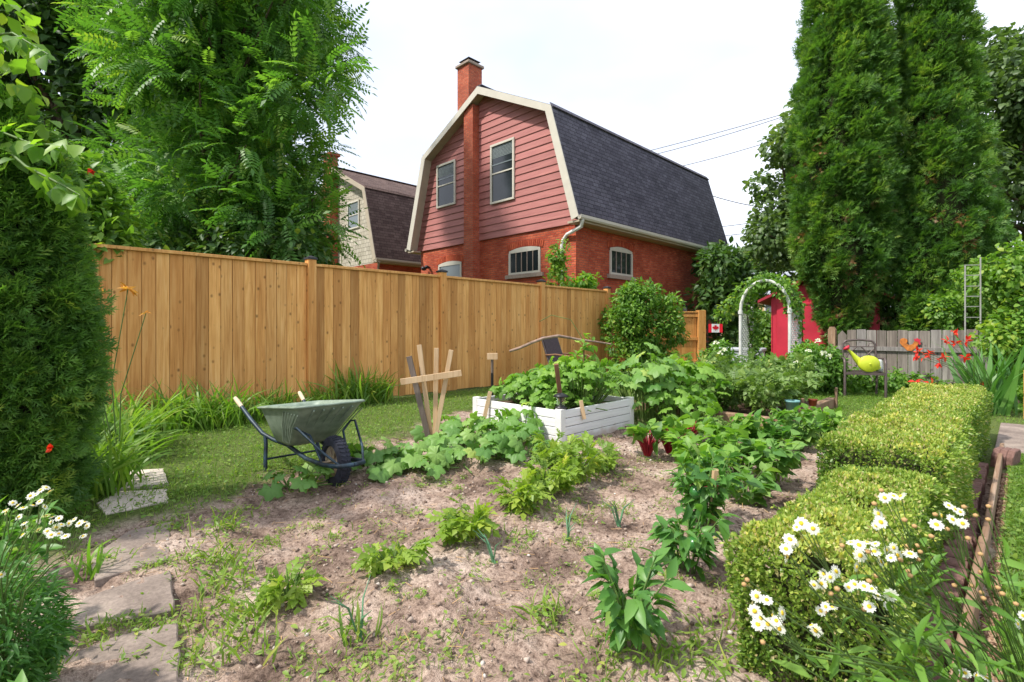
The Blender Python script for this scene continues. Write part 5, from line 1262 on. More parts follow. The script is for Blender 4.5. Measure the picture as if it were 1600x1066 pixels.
for (n, b) in ((52000, (-7.3, -3.4, .2, 9.5)), (36000, (-3.2, -.9, 5.3, 11.8)), (30000, (-.10, .35, .3, 6.5)), (26000, (-7.3, 3, 8.5, 13)), (9000, (-4.8, -1.2, .2, 2.6))):
    x, y = scatter(n, *b[:2], *b[2:], grassy); blades(L, x, y, .028 + .04 * rng.random(len(x)), lean=.5)
    x, y = scatter(n // 4, *b[:2], *b[2:], grassy); m = len(x); p = np.stack([x, y, soil_h(x, y) + .012 + .02 * rng.random(m)], 1)
    L.add(T_LEAFW, p, frames(rng.normal(size=(m, 3)) * (1, 1, .25), rng.normal(size=(m, 3)) * .3 + (0, 0, 1), .02 + .018 * rng.random(m)), rng.normal(.45, .2, m))
g = L.build('lawn_grass', M['L_grass']); tag(g, 'short rough lawn of grass and clover around the beds', 'grass', kind='stuff')
# weeds sprouting on the soil
L = Leaves(); clumps = []
def weed(px, py, r, n, h): p = G(px, py, 0); clumps.append((p.x, p.y, r, n, h))
for (px, py, r, n, h) in ((345, 880, .10, 90, .13), (330, 960, .16, 110, .10), (380, 1000, .14, 90, .12), (350, 830, .12, 90, .12), (380, 800, .10, 50, .08), (270, 830, .12, 80, .06), (430, 770, .1, 40, .05), (360, 905, .12, 80, .13), (290, 770, .16, 120, .06),
                          (250, 975, .10, 110, .05), (170, 990, .09, 90, .05), (215, 985, .08, 80, .05), (240, 890, .07, 60, .05), (285, 1040, .07, 60, .06), (300, 1010, .06, 50, .05), (640, 1030, .16, 110, .05), (480, 1040, .15, 90, .05), (560, 1000, .05, 26, .14), (855, 970, .08, 70, .12), (810, 850, .10, 60, .08), (890, 810, .14, 110, .06), (960, 790, .12, 90, .06), (1010, 1045, .12, 60, .12),
                          (1150, 1040, .12, 60, .11), (1100, 980, .09, 40, .06), (1180, 900, .07, 60, .07), (1140, 850, .10, 80, .06), (1070, 870, .06, 40, .05), (640, 800, .08, 30, .04), (520, 840, .06, 26, .07), (590, 830, .06, 26, .05), (740, 905, .05, 20, .04), (1010, 720, .12, 60, .05), (940, 740, .12, 60, .05), (720, 1045, .1, 40, .05), (930, 1010, .06, 24, .05), (400, 960, .07, 36, .17), (560, 905, .04, 14, .10), (700, 835, .05, 30, .06), (1050, 920, .06, 30, .05), (900, 900, .04, 14, .04), (1180, 990, .08, 40, .08), (1080, 1040, .12, 80, .10), (960, 1050, .10, 60, .08), (800, 1000, .06, 30, .05), (900, 860, .08, 50, .06), (980, 860, .06, 40, .05), (700, 1000, .06, 30, .04), (1120, 920, .06, 40, .06), (860, 800, .06, 40, .06), (450, 820, .07, 40, .05), (500, 800, .06, 30, .05), (420, 850, .08, 50, .07), (300, 880, .10, 80, .07), (560, 1050, .12, 80, .06), (160, 880, .10, 70, .08), (130, 1000, .08, 50, .07), (60, 1050, .12, 80, .10)):
    weed(px, py, r, n, h)
rr = random.Random(9)
for k in range(430):
    x, y = rr.uniform(-4.6, -.9), rr.uniform(.3, 5.8); clumps.append((x, y, rr.uniform(.02, .09), rr.randint(5, 34), rr.uniform(.02, .05)))
for (cx, cy, r, n, h) in clumps:
    x = rng.normal(cx, r * .6, n); y = rng.normal(cy, r * .6, n); k = rng.random(n) < .55; blades(L, x[k], y[k], h * (.5 + .8 * rng.random(k.sum())), [blade_t(.5, .028, 3), blade_t(.9, .03, 3), blade_t(1.3, .03, 3)], lean=.7, tm=.55)
    x, y = x[~k], y[~k]; m = len(x)
    if m: L.add(T_LEAF, np.stack([x, y, soil_h(x, y) + rng.random(m) * h * .5 + .006], 1), frames(rng.normal(size=(m, 3)) * (1, 1, .3) + (0, 0, .15), rng.normal(size=(m, 3)) * .35 + (0, 0, 1), h * .12 + .010 + .014 * rng.random(m)), rng.normal(.55, .25, m))
g = L.build('ground_weeds', M['L_weed']); tag(g, 'scattered grass tufts and low weeds sprouting on the bare soil', 'weeds', kind='stuff')
# clods, pebbles and dry litter
n = 11000; x = rng.uniform(-4.4, -.15, n); y = rng.uniform(.35, 5.8, n); k = (soil_mask(x, y) > .6); x, y = x[k], y[k]; n = len(x)
OCT = ([(1, 0, 0), (0, 1, 0), (-1, 0, 0), (0, -1, 0), (0, 0, .7), (0, 0, -.7), (.6, .6, .35), (-.6, -.5, .4)], [(0, 6, 4), (6, 1, 4), (1, 2, 4), (2, 7, 4), (7, 3, 4), (3, 0, 4), (0, 1, 6), (2, 3, 7), (0, 3, 5), (1, 0, 5), (2, 1, 5), (3, 2, 5)])
s = .0022 + .012 * rng.random(n) ** 4 + .003 * rng.random(n); L = Leaves(); Mx = frames(rng.normal(size=(n, 3)) * (1, 1, .2), rng.normal(size=(n, 3)) * .3 + (0, 0, 1), s, .6 + .6 * rng.random(n)); L.add(OCT, np.stack([x, y, soil_h(x, y) + s * .2], 1), Mx, rng.random(n))
t = NT('clod'); t.base(t.ramp(t.attr(), [(0, (.13, .09, .07)), (.6, (.32, .24, .19)), (.95, (.45, .37, .31)), (1, (.58, .54, .49))])); t.rough(.95, .1)
g = L.build('soil_clods', t.m); tag(g, 'small clods and pebbles lying on the dry soil', 'pebbles', kind='stuff')
n = 1800; x = rng.uniform(-4.2, -.3, n); y = rng.uniform(.35, 5.6, n); k = soil_mask(x, y) > .5; x, y = x[k], y[k]; n = len(x); L = Leaves(); L.add(([(-.02, 0, 0), (.02, 0, 0), (.03, 1, .06), (-.01, 1, .06)], [(0, 1, 2, 3)]), np.stack([x, y, soil_h(x, y) + .006], 1), frames(rng.normal(size=(n, 3)) * (1, 1, .1), (rng.normal(size=(n, 3)) * .3 + (0, 0, 1)), .02 + .05 * rng.random(n)), rng.random(n))
g = L.build('dry_litter', M['P_tan']); tag(g, 'dry stalks and straw bits scattered on the soil', 'straw', kind='stuff')
# bark mulch along the edging board
n = 5000; y = rng.uniform(-.2, 5.6, n); x = -.118 + (.035 + .10 * np.clip((3.4 - y) / 2.6, 0, 1)) * rng.random(n); L = Leaves(); L.add(OCT, np.stack([x, y, .004 + .008 * rng.random(n)], 1), frames(rng.normal(size=(n, 3)) * (1, 1, .2), rng.normal(size=(n, 3)) * .4 + (0, 0, 1), .006 + .009 * rng.random(n), .5), rng.random(n))
t = NT('mulch'); t.base(t.ramp(t.attr(), [(0, (.10, .055, .035)), (.6, (.26, .16, .10)), (1, (.42, .30, .20))])); t.rough(.95, .1)
g = L.build('bark_mulch', t.m); tag(g, 'brown bark mulch strip between the timber edging and the lawn', 'mulch', kind='stuff')

# ================================================================= strap leaved plants
def strap(name, label, base, n, h, w, mat, seed, spread=.12, tpls=None, lean=.45, face=None, group=None, cat='plant'):
    global rng
    rng = np.random.default_rng(seed); root = thing(name, label, cat, tuple(base), 0, group); L = Leaves()
    x = rng.normal(0, spread, n); y = rng.normal(0, spread, n); tp = tpls or [blade_t(b_, w_ * w, 7, .4) for b_, w_ in ((.35, 1), (.6, 1.1), (.85, 1), (1.05, .9), (1.25, .9))]
    blades(L, x, y, h * (.6 + .55 * rng.random(n)), tp, z=np.zeros(n), lean=lean); L.build('leaves', mat, root); return root
dl = [(175, 720, 110, .62, .14, 'nearest tangle of arching daylily leaves beside the near cedar'), (215, 700, 80, .55, .12, 'daylily clump just right of the nearest tangle by the near cedar'), (262, 672, 80, .55, .14, 'daylily clump below the left bay of the board fence'), (330, 668, 100, .55, .15, 'wide daylily clump left of the wheelbarrow handles'),
      (385, 660, 70, .48, .14, 'daylily clump directly behind the near wheelbarrow handle'), (500, 640, 60, .42, .14, 'low daylily clump showing above the wheelbarrow tray'), (552, 632, 110, .62, .14, 'tall daylily clump at the fence just right of the wheelbarrow tray'), (592, 628, 60, .5, .12, 'last daylily clump to the right along the fence'), (150, 770, 80, .55, .10, 'narrow arching leaves hanging over the pale step stones'), (440, 650, 60, .45, .14, 'daylily clump behind the middle of the wheelbarrow')]
for i, (px, py, n, h, sp, lab) in enumerate(dl): strap('daylily', lab, G(px, py, 0), int(n * 1.8), h * 1.12, .016, M['L_lily'], 100 + i, sp, group='daylilies along the board fence')
# tall bare daylily stalks with a yellow bloom
p = G(180, 770, 0); Ds = gdist(p); root = thing('daylily_stalks', 'tall bare daylily stalks with one yellow bloom against the board fence', 'flower', tuple(p)); mb = MB(); L = Leaves(); rng = np.random.default_rng(120)
for (x, y) in ((200, 452), (228, 490), (158, 450), (170, 540)):
    q = W(x, y, Ds + .15) - p; mb.tube([(rng.normal() * .03, rng.normal() * .03, 0), q * .5 + Vector((-.06, -.05, .05)), q], [.005, .004, .003], 6); nn_ = 5 if x != 200 else 12
    L.add(leaf_t(.16, .1, .3), np.repeat([tuple(q)], nn_, 0) + rng.normal(size=(nn_, 3)) * .006, frames(rng.normal(size=(nn_, 3)) + (0, 0, .3), rng.normal(size=(nn_, 3)) + (0, 0, .5), [.04 if x != 200 else .07] * nn_), rng.random(nn_)); L.build('bloom', M['P_orange'], root); L = Leaves()
mb.build('stalk', M['stem'], root)
# orange blooms near the cedar
for (x, y, d_, lab) in ((78, 702, 2.5, 'orange trumpet bloom in front of the lower near cedar'), (146, 268, 6.0, 'orange bloom high in the shrub above the fence end')):
    q = W(x, y, d_); L = Leaves(); rng = np.random.default_rng(int(x)); s = .028 if d_ < 3 else .07; L.add(T_LEAFW, np.zeros((8, 3)), frames(rng.normal(size=(8, 3)) + (.3, -.6, .1), rng.normal(size=(8, 3)) + (0, 0, .5), [s] * 8), rng.random(8))
    o = L.build('orange_bloom', M['P_red']); o.location = q; tag(o, lab, 'flower')
# red crocosmia / lilies at right
p = G(1545, 640, .0); Dr = 6.9; p = W(1548, 514, Dr); p.z = 0
root = strap('red_lily', 'big fan of sword leaves with scarlet lilies leaning over the far hedge', p, 60, 1.05, .022, M['L_pepper'], 130, .10, [blade_t(b_, .026, 6, .5) for b_ in (.15, .3, .45, .6)], lean=.35, cat='flower')
mb = MB(); L = Leaves(); rng = np.random.default_rng(131)
for (x, y) in ((1490, 521), (1480, 534), (1495, 537), (1510, 532), (1508, 559), (1475, 558), (1452, 553), (1446, 558), (1468, 567), (1434, 549), (1432, 557), (1430, 596), (1455, 599), (1438, 606), (1537, 602), (1570, 597)):
    q = W(x, y, Dr + rng.uniform(-.5, .1)) - p; b0 = Vector((rng.normal() * .05, rng.normal() * .05, .2)); m_ = b0.lerp(q, .55) + Vector((0, 0, .12)); mb.tube([b0, m_, q], [.005, .004, .0025], 5)
    L.add(leaf_t(.26, .1, .35), np.repeat([tuple(q)], 7, 0) + rng.normal(size=(7, 3)) * .008, frames(rng.normal(size=(7, 3)) + (0, -.4, .1), rng.normal(size=(7, 3)) * .6 + (0, 0, .6), [.075] * 7), rng.random(7)); L.build('bloom', M['P_red'], root); L = Leaves()
mb.build('stalk', M['stem'], root)

# ================================================================= vegetables
def squash(name, label, px, py, nl, rad, h, seed, size=.17, mat='L_squash', group='squash vines', z0=0.0, base=None, flowers=0, tm=.5):
    p = base if base is not None else G(px, py, z0); p = Vector(p); rg = np.random.default_rng(seed); root = thing(name, label, 'squash plant', tuple(p), 0, group); L = Leaves(); mb = MB()
    pos = []
    for k in range(nl):
        a = rg.random() * 2 * PI; r = rad * math.sqrt(rg.random()); q = np.array((r * math.cos(a), r * math.sin(a), h * (.45 + .6 * rg.random()) * (1 - .35 * (r / rad) ** 2))); pos.append(q)
        g_ = Vector(q) * .45; g_.z = .01; mb.tube([g_, g_.lerp(Vector(q), .6) + Vector((0, 0, .02)), Vector(q)], [.005, .0045, .004], 5)
    pos = np.array(pos); d = np.stack([pos[:, 0], pos[:, 1], np.zeros(nl)], 1) * 2.5 + rg.normal(size=(nl, 3)) * .5; d[:, 2] = -.15 - .5 * rg.random(nl); nn = rg.normal(size=(nl, 3)) * .28 + (0, 0, 1) + d * .15
    w = rg.integers(0, 3, nl); sz = size * (.7 + .55 * rg.random(nl)); ti = rg.normal(tm, .2, nl)
    for i in range(3):
        k = w == i
        if k.any(): L.add(T_SQ[i], pos[k], frames(d[k], nn[k], sz[k]), ti[k])
    L.build('leaves', M[mat], root, True)
    for k in range(3): a = rg.random() * 6.3; mb.tube([(0, 0, .015), (rad * .5 * math.cos(a), rad * .5 * math.sin(a), .03), (rad * math.cos(a + .3), rad * math.sin(a + .3), .02)], .006, 6)
    mb.build('stem', M['stem'], root)
    if flowers:
        L = Leaves()
        for k in range(flowers): q = pos[k] * .8 + (0, 0, -.03); L.add(T_LEAFW, np.repeat([q], 6, 0), frames(rg.normal(size=(6, 3)) + (0, 0, .6), rg.normal(size=(6, 3)), [.035] * 6), rg.random(6))
        L.build('flower', M['P_orange'], root)
    return root
squash('squash_plant', 'small squash plant with yellow flower in front of the wheelbarrow', 465, 766, 15, .27, .17, 201, .12, flowers=2)
squash('squash_plant', 'squash plant directly right of the wheelbarrow wheel', 585, 735, 26, .36, .22, 202, .15)
squash('squash_plant', 'squash plant at the foot of the fan trellis', 655, 732, 26, .34, .22, 203, .16, tm=.62)
squash('squash_plant', 'squash plant with big leaves just right of the fan trellis', 735, 722, 30, .42, .26, 204, .17)
squash('squash_plant', 'squash plant in front of the left side of the white planter', 780, 695, 34, .42, .27, 205, .16)
squash('squash_plant', 'squash plant between fan trellis and the white planter corner', 715, 690, 26, .40, .26, 206, .15)
squash('squash_plant', 'squash plant below the near corner of the white planter', 815, 720, 32, .36, .27, 207, .15, tm=.4)
squash('squash_plant', 'squash plant pressed against the left face of the white planter', 812, 685, 30, .34, .30, 208, .14, 'L_bean')
# inside the planter
squash('squash_plant', 'bright leafy plant filling the left half of the white planter', 0, 0, 140, .46, .36, 211, .12, 'L_bean', 'leafy plants in the white planter', base=(-4.0, 4.36, .28))
squash('squash_plant', 'leafy plant in the back middle of the white planter', 0, 0, 120, .52, .52, 212, .12, 'L_bean', 'leafy plants in the white planter', base=(-3.85, 4.85, .28))
squash('squash_plant', 'tall leafy plant filling the right half of the white planter', 0, 0, 140, .50, .58, 213, .12, 'L_bean', 'leafy plants in the white planter', base=(-3.55, 4.62, .28), tm=.6)
squash('squash_plant', 'low leaves along the front of the white planter behind the lantern', 0, 0, 60, .38, .20, 214, .09, 'L_bean', 'leafy plants in the white planter', base=(-3.62, 4.27, .28), tm=.6)
squash('zucchini_plant', 'big zucchini plant rising behind the white planter', 0, 0, 70, .5, .92, 215, .20, 'L_squash', 'zucchini plants behind the planter', base=(-3.35, 5.75, 0), tm=.55)
squash('zucchini_plant', 'zucchini plant right of the white planter below the round shrub', 0, 0, 60, .5, .72, 216, .2, 'L_bean', 'zucchini plants behind the planter', base=(-3.1, 6.35, 0), tm=.5)
squash('zucchini_plant', 'zucchini plant spreading out between the planter and the timber bed', 0, 0, 44, .42, .45, 217, .15, 'L_bean', 'zucchini plants behind the planter', base=(-2.85, 5.65, 0), tm=.55)
# tall bean shoot on thin stake
L = Leaves(); rng = np.random.default_rng(220); c = W(912, 600, 5.6)
for y in range(530, 640, 7): blob(L, rng, W(912 + rng.normal() * 5, y, 5.6), .05, 6, T_LEAFW, .075, tm=.6)
o = thing('bean_vine', 'bean vine climbing the thin stick in the white planter', 'vine', (c.x, c.y, .3)); shift(L, o.location).build('leaves', M['L_bean'], o); mb = MB(); mb.tube([(0, 0, 0), (.012, 0, .2), (-.01, .01, .4), (.01, 0, W(912, 530, 5.6).z - .3)], .004, 5); mb.tube([(0, 0, W(912, 530, 5.6).z - .32), (-.1, -.1, .95), (-.25, -.25, 1.0), (-.35, -.33, .93)], .004, 5); mb.build('stem', M['stem'], o)

def compound(name, label, px, py, r, h, n, seed, mat='L_potato', size=.13, group='potato plants', cat='potato plant', tpl=T_CMP, base=None, z0=0., stems=9, tm=.5, up=.6, extra=None):
    p = Vector(base) if base is not None else G(px, py, z0); rg = np.random.default_rng(seed); root = thing(name, label, cat, tuple(p), 0, group); mb = MB(); L = Leaves(); ps = []; ds = []
    for s in range(stems):
        a = 2 * PI * s / stems + rg.random() * .5; tip = np.array((r * math.cos(a) * (.35 + .65 * rg.random()), r * math.sin(a) * (.35 + .65 * rg.random()), h * (.65 + .4 * rg.random()))); b0 = np.array((.02 * math.cos(a), .02 * math.sin(a), 0)); m_ = tip * .45 + (0, 0, h * .15)
        mb.tube([b0, m_, tip], [.005, .004, .002], 5)
        for k in range(max(2, n // stems)):
            u = .25 + .75 * rg.random(); q = (b0 * (1 - u) ** 2 + 2 * m_ * u * (1 - u) + tip * u * u); ps.append(q); out = np.array((math.cos(a), math.sin(a), .25)); ds.append(out * .8 + rg.normal(size=3) * .6)
    ps = np.array(ps); ds = np.array(ds); m = len(ps); L.add(tpl, ps, frames(ds, rg.normal(size=(m, 3)) * .35 + (0, 0, up + .3), size * (.65 + .6 * rg.random(m))), rg.normal(tm, .22, m))
    L.build('leaves', M[mat], root); mb.build('stem', M['stem'], root)
    if extra: extra(root, rg)
    return root
pots = [(452, 940, .10, .14, 40, 'potato plant at the lower left of the plot, leaning right'), (612, 905, .14, .15, 80, 'low bushy potato plant in the middle of the bare soil'), (722, 852, .14, .19, 90, 'potato plant between the bare soil centre and the squash row'), (818, 800, .15, .2, 90, 'potato plant just below the yellow green cluster'), (862, 775, .20, .26, 130, 'largest yellow green potato plant in front of the white planter'),
        (905, 752, .20, .24, 110, 'potato plant below the right face of the white planter'), (940, 735, .18, .18, 70, 'small potato plant nearest the red stemmed beets'), (870, 735, .2, .28, 110, 'potato plant touching the near corner of the white planter')]
for i, (px, py, r, h, n, lab) in enumerate(pots): compound('potato_plant', lab, px, py, r, h, n, 300 + i, size=.10 if i < 3 else .11, tm=.55)
# peppers
def fruit(pos, r, m_='pepper'):
    def f(root, rg):
        for q in pos:
            mb = MB(); mb.lathe([(0, -r * 1.1), (r * .5, -r * 1.05), (r * .95, -r * .4), (r, .1 * r), (r * .8, r * .75), (r * .3, r * .85), (0, r * .7)], q, 14); mb.build('fruit', M[m_], root)
    return f
M['pepper'] = plain('green_pepper', (.035, .15, .03), .25, .5, 0, .15, 6); M['tomato_green'] = plain('green_tomato', (.30, .42, .13), .3, .5, 0, .1, 6)
compound('pepper_plant', 'glossy pepper plant nearest the camera with a pale stick at its foot', 985, 1022, .17, .33, 150, 320, 'L_pepper', .085, 'pepper plants', 'pepper plant', leaf_t(.27, .09, .35), stems=8, up=.7)
compound('pepper_plant', 'pepper plant with a green pepper left of the wooden stake', 1075, 905, .16, .34, 120, 321, 'L_pepper', .085, 'pepper plants', 'pepper plant', leaf_t(.27, .09, .35), stems=8, extra=fruit([(.03, -.0, .17)], .033), up=.9)
compound('pepper_plant', 'bushy pepper plant around the wooden stake with a hanging green pepper', 1100, 835, .20, .46, 240, 322, 'L_pepper', .085, 'pepper plants', 'pepper plant', leaf_t(.27, .09, .35), stems=11, extra=fruit([(.0, -.10, .26)], .036), up=.9)
p = G(1112, 832, 0); mb = MB(); mb.box(-.016, -.016, -.02, .016, .016, .36); o = mb.build('wooden_stake', M['raw_wood'], None, .002); o.location = p; o.rotation_euler = (R(2), R(3), R(45)); tag(o, 'pale wooden stake tied with red string beside the bushy pepper plant', 'stake')
mb = MB(); mb.tube([(-.02, -.02, .27), (.02, -.02, .275), (.02, .02, .27), (-.02, .02, .268), (-.02, -.02, .27), (-.09, -.03, .262)], .0035, 5); s_ = mb.build('string', M['red_shed'], o)
# bean / eggplant block
for i, (px, py, r, h, n, mt, lab) in enumerate(((1095, 760, .22, .33, 110, 'L_bean', 'bright bean plant at the left front of the bean row'), (1150, 745, .24, .36, 130, 'L_bean', 'bean plant in the middle of the bean row'), (1205, 760, .22, .38, 110, 'L_squash', 'eggplant bush with dusty green leaves by the near hedge'), (1130, 712, .26, .36, 130, 'L_bean', 'bean plant at the back left of the bean row'), (1190, 712, .26, .36, 120, 'L_pepper', 'dark green bush bean behind the eggplant'), (1250, 705, .24, .38, 110, 'L_squash', 'grey green leafy plant touching the hedge by the lilac flowers'), (1290, 690, .22, .36, 80, 'L_bean', 'last bean plant at the gap between hedge and lawn'), (1165, 790, .2, .26, 70, 'L_squash', 'low bean plant nearest the near hedge block and the pepper stake'), (1080, 735, .2, .3, 90, 'L_bean', 'bean plant right behind the bushy pepper plant'))):
    compound('bean_plant', lab, px, py, r, h, int(n * 1.5), 330 + i, mt, .10, 'bean plants by the hedge', 'bean plant', T_LEAFW, stems=9, up=.9)
# beets / chard
for i, (px, py, lab) in enumerate(((1012, 712, 'chard plant with thick red stalks, left of the pair'), (1045, 708, 'chard plant with thick red stalks, right of the pair'), (1075, 695, 'small chard plant behind the red stalked pair'))):
    p = G(px, py, 0); rg = np.random.default_rng(350 + i); root = thing('chard_plant', lab, 'chard plant', tuple(p), 0, 'red stalked chard plants'); mb = MB(); L = Leaves()
    for k in range(40):
        a = rg.random() * 6.28; r = .17 * (.4 + .6 * rg.random()); q = Vector((r * math.cos(a), r * math.sin(a), .15 + .10 * rg.random())); mb.tube([(q.x * .15, q.y * .15, 0), (q.x * .5, q.y * .5, q.z * .6), q], [.006, .0055, .003], 6)
        L.add(T_LEAFW, [tuple(q)], frames(np.array([[q.x * 3, q.y * 3, .25]]) + rg.normal(size=(1, 3)) * .25, rg.normal(size=(1, 3)) * .4 + (0, 0, 1), [.13 * (.7 + .5 * rg.random())]), [rg.random()])
    mb.build('stalk', M['stem_red'], root); L.build('leaves', M['L_rose'], root)
# tomatoes in the timber bed
rr = random.Random(77); k = 0; where = ('front left corner', 'front left of centre', 'front centre', 'front right near the teal pot', 'middle left', 'middle', 'middle right', 'right side by the red pot', 'back left', 'back centre', 'back right', 'far back right')
for iy, y in enumerate((6.65, 7.35, 8.1)):
    for ix, x in enumerate((-3.85, -3.3, -2.75, -2.3)):
        compound('tomato_plant', 'feathery tomato plant at the %s of the timber bed' % where[iy * 4 + ix], 0, 0, .34, (.55, .62, .72)[iy] * rr.uniform(.85, 1.1), 190, 360 + k, 'L_tomato', .15, 'tomato plants in the timber bed', 'tomato plant', T_CMP, base=(x + rr.uniform(-.08, .08), y, .07), stems=12, up=.3, extra=fruit([(.1, -.12, .32), (.15, -.08, .30)], .035, 'tomato_green') if (iy, ix) == (0, 3) else None); k += 1
for (px, py, r, h, n, lab) in ((1060, 640, .3, .42, 130, 'yellow green plant left of the timber bed'), (1105, 668, .2, .14, 60, 'low trailing weed plant at the front of the timber bed'), (1190, 690, .2, .16, 80, 'drooping plant spilling over the timber bed corner'), (1030, 620, .3, .5, 130, 'leafy plant between the zucchini and the low orange fence')):
    compound('leafy_plant', lab, px, py, r, h, n, 380 + px, 'L_tomato', .13, None, 'plant', T_CMP, stems=11, tm=.65)
# hydrangea / rose bushes with white blooms
def bloombush(name, label, poly, d0, d1, nb, seed, spots, mat='L_rose', rad=.2, fs=.05, leaf=.085):
    bl = outline_blobs(poly, d0, d1, nb, rad, seed); xs = sum(p[0] for p in poly) / len(poly); b = W(xs, 514, (d0 + d1) / 2); b.z = 0
    root = tree(name, label, tuple(b), bl, T_LEAF, leaf, M[mat], .02, 3600, seed, cat='bush', fork_z=.25); rg = np.random.default_rng(seed)
    for (x, y) in spots:
        q = W(x, y, d0 - .12) - b; L = Leaves(); m = 26; dd_ = rsph(rg, m); dd_[:, 2] = abs(dd_[:, 2]); L.add(leaf_t(.4, .1, .2), np.array(q) + dd_ * fs * .5, frames(dd_ + rg.normal(size=(m, 3)) * .4, dd_, [fs * .8] * m), rg.random(m)); L.build('flower', M['P_white'], root)
    return root
bloombush('hydrangea_bush', 'flowering bush with white blooms left of the arch beside the low fence', [(1098, 545), (1096, 590), (1110, 605), (1148, 605), (1152, 560), (1128, 535)], 9.6, 10.3, 16, 401, [(1119, 537), (1125, 553), (1103, 567), (1131, 548), (1112, 568)])
bloombush('hydrangea_bush', 'large flowering bush with white blooms between the arch and the metal chair', [(1236, 570), (1240, 612), (1318, 618), (1322, 585), (1296, 550), (1268, 540), (1250, 552)], 8.7, 9.4, 34, 402, [(1278, 534), (1263, 550), (1295, 558), (1245, 567), (1287, 553), (1270, 571)])
bloombush('low_flower_bush', 'low pink and white flowering plants under the white arch', [(1155, 575), (1152, 605), (1240, 605), (1238, 575), (1195, 565)], 9.2, 9.8, 22, 403, [(1192, 570), (1225, 572)], rad=.16, fs=.03)
# greenery under the metal chair and along the fence foot
tree('fence_foot_plants', 'leafy plants along the foot of the grey fence behind the chair', (W(1370, 514, 9.6).x, W(1370, 514, 9.6).y, 0), outline_blobs([(1318, 585), (1320, 612), (1500, 612), (1500, 598), (1400, 590)], 8.9, 9.6, 30, .16, 404), T_LEAFW, .07, M['L_rose'], .01, 2600, 404, cat='plant', fork_z=.1)
tree('edge_bush', 'bushy green plants beside the stone walk at the right edge', (W(1585, 514, 7.6).x, W(1585, 514, 7.6).y, 0), outline_blobs([(1560, 605), (1556, 650), (1640, 670), (1640, 600)], 7.0, 7.9, 22, .16, 405), T_LEAFW, .07, M['L_rose'], .01, 2600, 405, cat='plant', fork_z=.1)
# lilac bellflowers by the hedge
p = W(1285, 514, 3.6); p.z = 0; root = thing('bellflower', 'thin stems of pale lilac flowers rising at the left side of the hedge', 'flower', tuple(p)); mb = MB(); L = Leaves(); rng = np.random.default_rng(410)
for (x, y) in ((1282, 712), (1298, 718), (1286, 738), (1304, 733), (1286, 696), (1294, 684)):
    q = W(x, y, 3.3 + rng.uniform(-.1, .1)) - p; mb.tube([(rng.normal() * .03, rng.normal() * .03, 0), q * .6, q], .0025, 5); L.add(T_LEAFW, np.repeat([tuple(q)], 5, 0), frames(rng.normal(size=(5, 3)) + (0, 0, .2), rng.normal(size=(5, 3)), [.026] * 5), rng.random(5))
mb.build('stem', M['stem'], root); L.build('flower', M['P_lilac'], root)
# spring onions
for i, (px, py, lab) in enumerate(((560, 1000, 'single blue green onion shoot near the middle foreground'), (885, 850, 'onion shoots left of the pepper plants'), (965, 815, 'onion leaves sprawling below the potato cluster'), (770, 880, 'thin onion leaves on the soil right of the middle potato plant'))):
    p = G(px, py, 0); p.z = gz(p.x, p.y); rg = np.random.default_rng(420 + i); mb = MB()
    for k in range(6): a = rg.random() * 6.28; l_ = .05 + .10 * rg.random(); mb.tube([(0.004 * k, 0, 0), (l_ * .3 * math.cos(a), l_ * .3 * math.sin(a), l_ * .9), (l_ * .8 * math.cos(a), l_ * .8 * math.sin(a), l_ * 1.3)], [.004, .0035, .001], 5)
    o = mb.build('onion_plant', M['L_onion'] if 'L_onion' in M else M.setdefault('L_onion', plain('onion_green', (.10, .24, .12), .4, .4, 0, .2, 9))); o.location = p; tag(o, lab, 'onion plant', 'spring onions')

# ================================================================= fleabane daisies
def head_mesh():
    mb = MB(); npet = 26
    for k in range(npet):
        a = 2 * PI * k / npet; a1 = a + 2 * PI / npet * .42; a0 = a - 2 * PI / npet * .42; r0, r1 = .32, 1.0 - .1 * (k % 3)
        mb.add([(r0 * math.cos(a0), r0 * math.sin(a0), .05), (r0 * math.cos(a1), r0 * math.sin(a1), .05), (r1 * math.cos(a1), r1 * math.sin(a1), -.04 + .07 * (k % 2)), (r1 * math.cos(a0), r1 * math.sin(a0), -.04 + .07 * (k % 2))], [(0, 1, 2, 3)], .5)
    mb.mi = 1; mb.lathe([(.36, .0), (.34, .10), (.2, .17), (0, .19)], n=10)
    o = mb.build('flower_head', [M['P_white'], M['P_yellow']], None, fixn=False); m = o.data; bpy.data.objects.remove(o); return m
HEAD = head_mesh()
mb = MB(); mb.lathe([(0, -1), (.9, -.7), (1.1, .4), (0, 1)], n=8); o = mb.build('faded_head', M['P_tan']); FADED = o.data; bpy.data.objects.remove(o)
